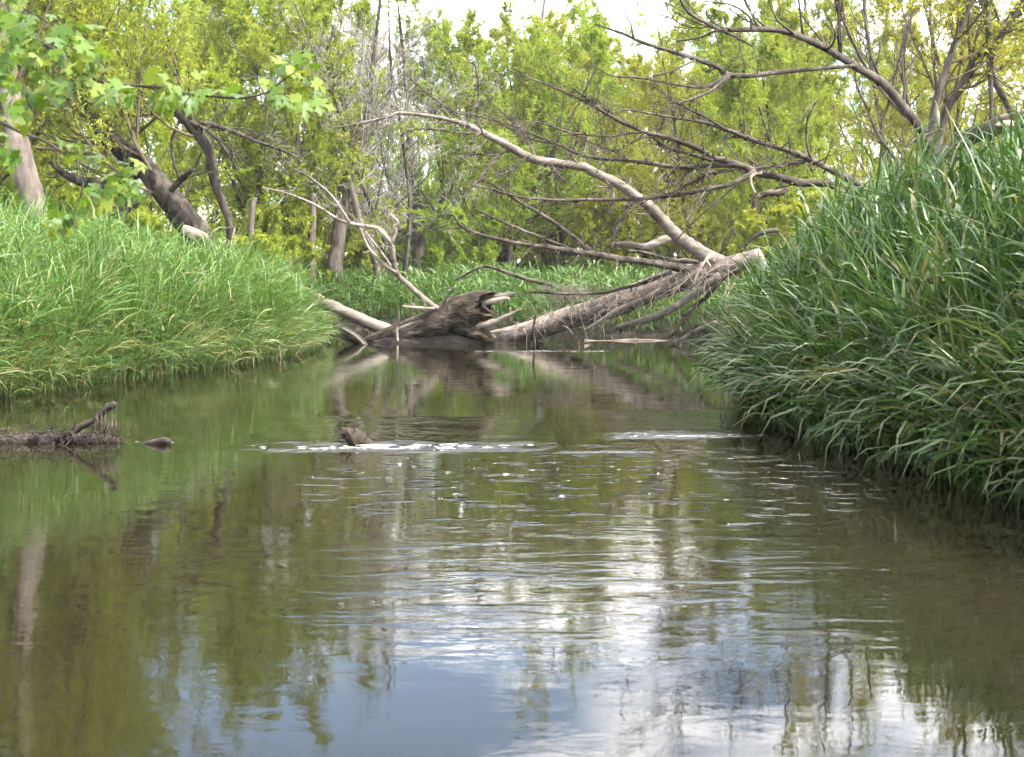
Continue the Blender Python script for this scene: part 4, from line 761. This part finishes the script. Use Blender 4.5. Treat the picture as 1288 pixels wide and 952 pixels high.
p0 = np.array([at(rgn.uniform(120, 146), rgn.uniform(510, 530), 8.6) for a in range(n)]); pts = [p0]; d = np.tile([0.0, -0.1, -1.0], (n, 1))
for k in range(4):
    d = unit(d+rgn.normal(0, 0.16, d.shape)); pts.append(pts[-1]+d*rgn.uniform(0.02, 0.05, (n, 1)))
V, f = tubes(np.stack(pts, 1), np.full((n, 5), 0.0025), 4); g.put(V, f); add('hanging_roots', g.mesh('hanging_roots', M_rot), sn, kind='stuff')
ck = thing('wood_chunk', 'pointed dark chunk of wood poking out of the ripples mid stream', 'driftwood')
limb(ck, 'block', [(470, 566, 6), (461, 558, 7.5), (450, 551, 9), (440, 546, 8), (434, 543, 6.5), (430, 540, 3)], 8.75, 8.72, M_deadlimb, 7, 0.16)
limb(ck, 'splinter', [(436, 541, 3), (443, 552, 3.5), (447, 560, 3)], 8.62, 8.60, M_rot, 6, 0.15)
sf = thing('floating_stick', 'short black stick floating right of the left edge snag', 'stick')
limb(sf, 'stem', [(180, 559, 2), (190, 558, 4.5), (202, 556, 6), (211, 555, 5), (215, 556, 2)], 8.7, 8.65, M_wet, 7, 0.12)

# white flecks: froth, plus sky glints on the ripples painted as pale bits
M_foam_glint, t, out = newmat('foam_glint'); d_ = N(t, 'ShaderNodeBsdfPrincipled'); d_.inputs['Base Color'].default_value = (0.5, 0.5, 0.48, 1); d_.inputs['Roughness'].default_value = 0.5; t.links.new(d_.outputs[0], out.inputs[0])
rgn = np.random.default_rng(44); fx, fy, fs = [], [], []
for n, cx, cy, sx, sy, sz in ((85, -0.70, 8.56, 0.38, 0.06, 1.3), (30, 1.15, 9.12, 0.24, 0.04, 1.1), (90, 0.35, 7.6, 0.75, 0.55, 0.55), (40, 0.8, 6.6, 0.5, 0.5, 0.45), (50, 0.4, 18.3, 0.55, 0.05, 1.6), (18, -2.35, 8.75, 0.16, 0.03, 0.9), (24, -0.6, 7.4, 0.7, 0.6, 0.5)):
    fx.append(rgn.normal(cx, sx, n)); fy.append(rgn.normal(cy, sy, n)); fs.append(np.full(n, sz)*rgn.lognormal(-0.3, 0.6, n))
fx, fy, fs = map(np.concatenate, (fx, fy, fs)); k = sdist(fx, fy) < -0.05; fx, fy, fs = fx[k], fy[k], fs[k]; m = len(fx)
th = np.arange(7)*2*np.pi/7; rr = rgn.uniform(0.5, 1.3, (m, 7)); ex = np.where(fs > 0.8, 0.05, 0.02)[:, None]*fs[:, None]*rr; ey = 0.0040*fs[:, None]*rr
ring = np.stack([fx[:, None]+ex*np.cos(th), fy[:, None]+ey*np.sin(th), np.full((m, 7), -0.002)], -1); top = np.stack([fx, fy, 0.0008+0.0003*fs], -1)[:, None]
V = np.concatenate([ring, top], 1).reshape(-1, 3); b0 = (np.arange(m)*8)[:, None]; jj = np.arange(7)[None]; tri = np.stack([b0+jj, b0+(jj+1) % 7, b0+7+0*jj], -1).reshape(-1, 3)
add('foam_glint_flecks', mesh_from('foam_glint_flecks', V, [tri], M_foam_glint), kind='stuff', label='scattered white flecks of froth and painted sky glints on the creek', category='foam_glint')

# ------------------------------------------------------------------ maple reaching in from the left
mt = thing('maple_tree', 'maple branch with large pointed bright green leaves overhanging from the upper left', 'tree')
rgn = np.random.default_rng(91)
tb = np.array([-5.6, 6.4, float(zg(np.array([-5.6]), np.array([6.4]))[0])-0.2])
Pt = smooth_path(np.array([list(tb)+[0.15], [-5.5, 6.3, 1.6, 0.13], [-5.3, 6.2, 2.6, 0.11], [-5.4, 6.4, 4.0, 0.09], [-5.2, 6.3, 6.0, 0.04]]), 5)
g = G(); g.tube(Pt[:, :3], Pt[:, 3], 12, 0.06, rgn); add('trunk', g.mesh('trunk', M_bark), mt)
lob = [(0, 0), (0.10, -0.02), (0.30, -0.14), (0.27, 0.02), (0.52, 0.06), (0.38, 0.20), (0.56, 0.44), (0.40, 0.42), (0.38, 0.54), (0.17, 0.40), (0.20, 0.62), (0.28, 0.66), (0.14, 0.76), (0.0, 1.0)]
out_ = [(x, y) for x, y in lob] + [(-x, y) for x, y in lob[-2:0:-1]]
def maple_leaf(name, curl, rv):
    V = [(0, 0.30, 0)]; 
    for x, y in out_: V.append((x, y, -curl*(x*x+0.5*(y-0.3)**2)+0.10*abs(x)))
    n = len(out_); Fc = [(0, 1+i, 1+(i+1) % n) for i in range(n)]
    V += [(0.012, 0, 0), (-0.012, 0, 0), (-0.010, -0.35, -0.03), (0.010, -0.35, -0.03), (-0.008, -0.65, -0.02), (0.008, -0.65, -0.02)]; b0 = 1+n
    return mesh_from(name, V, [np.array(Fc), np.array([(b0, b0+1, b0+2), (b0, b0+2, b0+3), (b0+3, b0+2, b0+4), (b0+3, b0+4, b0+5)])], M_maple, np.full(len(V), rv), smooth=True)
LV = [maple_leaf('leaf', c, v) for c in (0.15, 0.45, 0.8) for v in (0.1, 0.5, 0.95)]
def mbranch(pix, D0, D1, lead=None):
    P, r = trace(pix, D0, D1, 5, 0.05, rgn)
    if lead is not None:
        q = smooth_path(np.vstack([lead, np.append(P[0], r[0])]), 5)[:-1]; P = np.vstack([q[:, :3], P]); r = np.concatenate([q[:, 3], r])
    return P, r
b1, r1 = mbranch([(-6, 34, 3.4), (21, 38, 3.2), (36, 45, 3), (55, 55, 2.8), (76, 68, 2.6), (93, 85, 2.4), (113, 96, 2.2), (132, 104, 2.1), (161, 107, 2), (189, 109, 1.9), (214, 112, 1.8), (240, 119, 1.7), (269, 121, 1.6), (303, 123, 1.5), (336, 116, 1.3), (352, 104, 1.0), (372, 90, .8)], 4.9, 4.3, np.array([[-5.35, 6.2, 2.4, 0.05], [-3.6, 5.8, 2.35, 0.025], [-2.3, 5.2, 2.0, 0.014]]))
b2, r2 = mbranch([(-6, 150, 2.2), (25, 166, 2.1), (57, 178, 1.9), (97, 203, 1.6), (121, 215, 1.4), (150, 222, 1.0), (172, 230, .7)], 5.2, 4.9, np.array([[-5.4, 6.25, 1.9, 0.04], [-3.8, 5.9, 1.9, 0.02], [-2.5, 5.5, 1.75, 0.011]]))
b3, r3 = mbranch([(55, 55, 2), (40, 75, 1.7), (30, 100, 1.4), (35, 128, 1.1), (48, 150, .8)], 4.7, 4.6)
b4, r4 = mbranch([(97, 203, 1.4), (105, 225, 1.2), (100, 250, 1.0), (92, 270, .7)], 5.0, 4.9)
b5, r5 = mbranch([(-8, -30, 2.4), (10, -5, 2), (30, 10, 1.6), (55, 25, 1.2), (85, 45, .8)], 4.8, 4.6, np.array([[-5.3, 6.2, 2.7, 0.05], [-3.6, 5.7, 2.7, 0.02], [-2.2, 5.1, 2.3, 0.011]]))
mbr = []
for P, r in ((b1, r1), (b2, r2), (b3, r3), (b4, r4), (b5, r5)):
    g = G(); g.tube(P, r, 6, 0.04, rgn); mbr.append(add('branch', g.mesh('branch', M_wet), mt))
clus = [((0, 20), (140, 60), 40, 4.6, 'b'), ((0, 60), (60, 100), 14, 4.6, 0), ((60, 60), (135, 112), 20, 4.6, 0), ((10, 100), (75, 150), 17, 4.6, 0), ((185, 85), (262, 132), 19, 4.5, 0), ((278, 103), (300, 130), 4, 4.45, 0),
        ((335, 72), (402, 132), 26, 4.35, 0), ((0, 95), (30, 200), 12, 4.9, 0), ((78, 178), (118, 208), 8, 4.9, 0), ((118, 200), (185, 252), 20, 4.9, 0), ((56, 248), (108, 286), 10, 4.95, 0), ((130, 92), (170, 122), 7, 4.5, 0)]
allb = np.vstack([b1, b2, b3, b4, b5]); own = np.concatenate([np.full(len(q), i) for i, q in enumerate((b1, b2, b3, b4, b5))])
for (x0, y0), (x1, y1), n, D, fl_ in clus:
    for k in range(int(n*1.4)):
        px, py = rgn.uniform(x0, x1), rgn.uniform(y0, y1)
        if fl_ == 'b': py = 8+px*0.48+rgn.normal(0, 16)
        p = at(px, py, D+rgn.normal(0, 0.13))
        sz = rgn.uniform(0.036, 0.078)
        ni = np.argmin(((allb-p)**2).sum(1)); near = allb[ni]; outd = p-near; outd[2] -= 0.05
        yax = Vector(outd).normalized() if np.linalg.norm(outd) > 1e-3 else Vector((0, 0, -1))
        yax = (yax+Vector(rgn.normal(0, 0.35, 3))+Vector((0.25, 0, -0.25))).normalized()
        nrm = Vector((rgn.normal(0.1, .5), rgn.normal(-0.45, .4), rgn.normal(0.7, .35))); nrm = (nrm-yax*nrm.dot(yax)).normalized(); xa = yax.cross(nrm)
        o = bpy.data.objects.new('leaf', LV[rgn.integers(0, 9)]); C.objects.link(o); o.parent = mbr[own[ni]]
        o.matrix_local = Matrix.Translation(Vector(p)) @ Matrix((xa, yax, nrm)).transposed().to_4x4() @ Matrix.Diagonal((sz, sz, sz, 1))

# ------------------------------------------------------------------ thin spring haze over the creek
HZD = 0.0006
def box(x0, x1, y0, y1, z0, z1):
    V = np.array([(x, y, z) for z in (z0, z1) for y in (y0, y1) for x in (x0, x1)], float)
    return V, [np.array([(0, 2, 3, 1), (4, 5, 7, 6), (0, 1, 5, 4), (1, 3, 7, 5), (3, 2, 6, 7), (2, 0, 4, 6)])]
if HZD:
    mh, t, out = newmat('haze'); pv = N(t, 'ShaderNodeVolumePrincipled'); pv.inputs['Color'].default_value = (0.96, 0.97, 0.95, 1); pv.inputs['Density'].default_value = HZD; pv.inputs['Anisotropy'].default_value = 0.2
    t.links.new(pv.outputs[0], out.inputs['Volume'])
    V, f = box(-1000, 1000, -400, 1600, -2.5, 19.0); add('haze', mesh_from('haze', V, f, mh, smooth=False), kind='stuff', label='thin pale haze filling the air over the creek', category='haze')
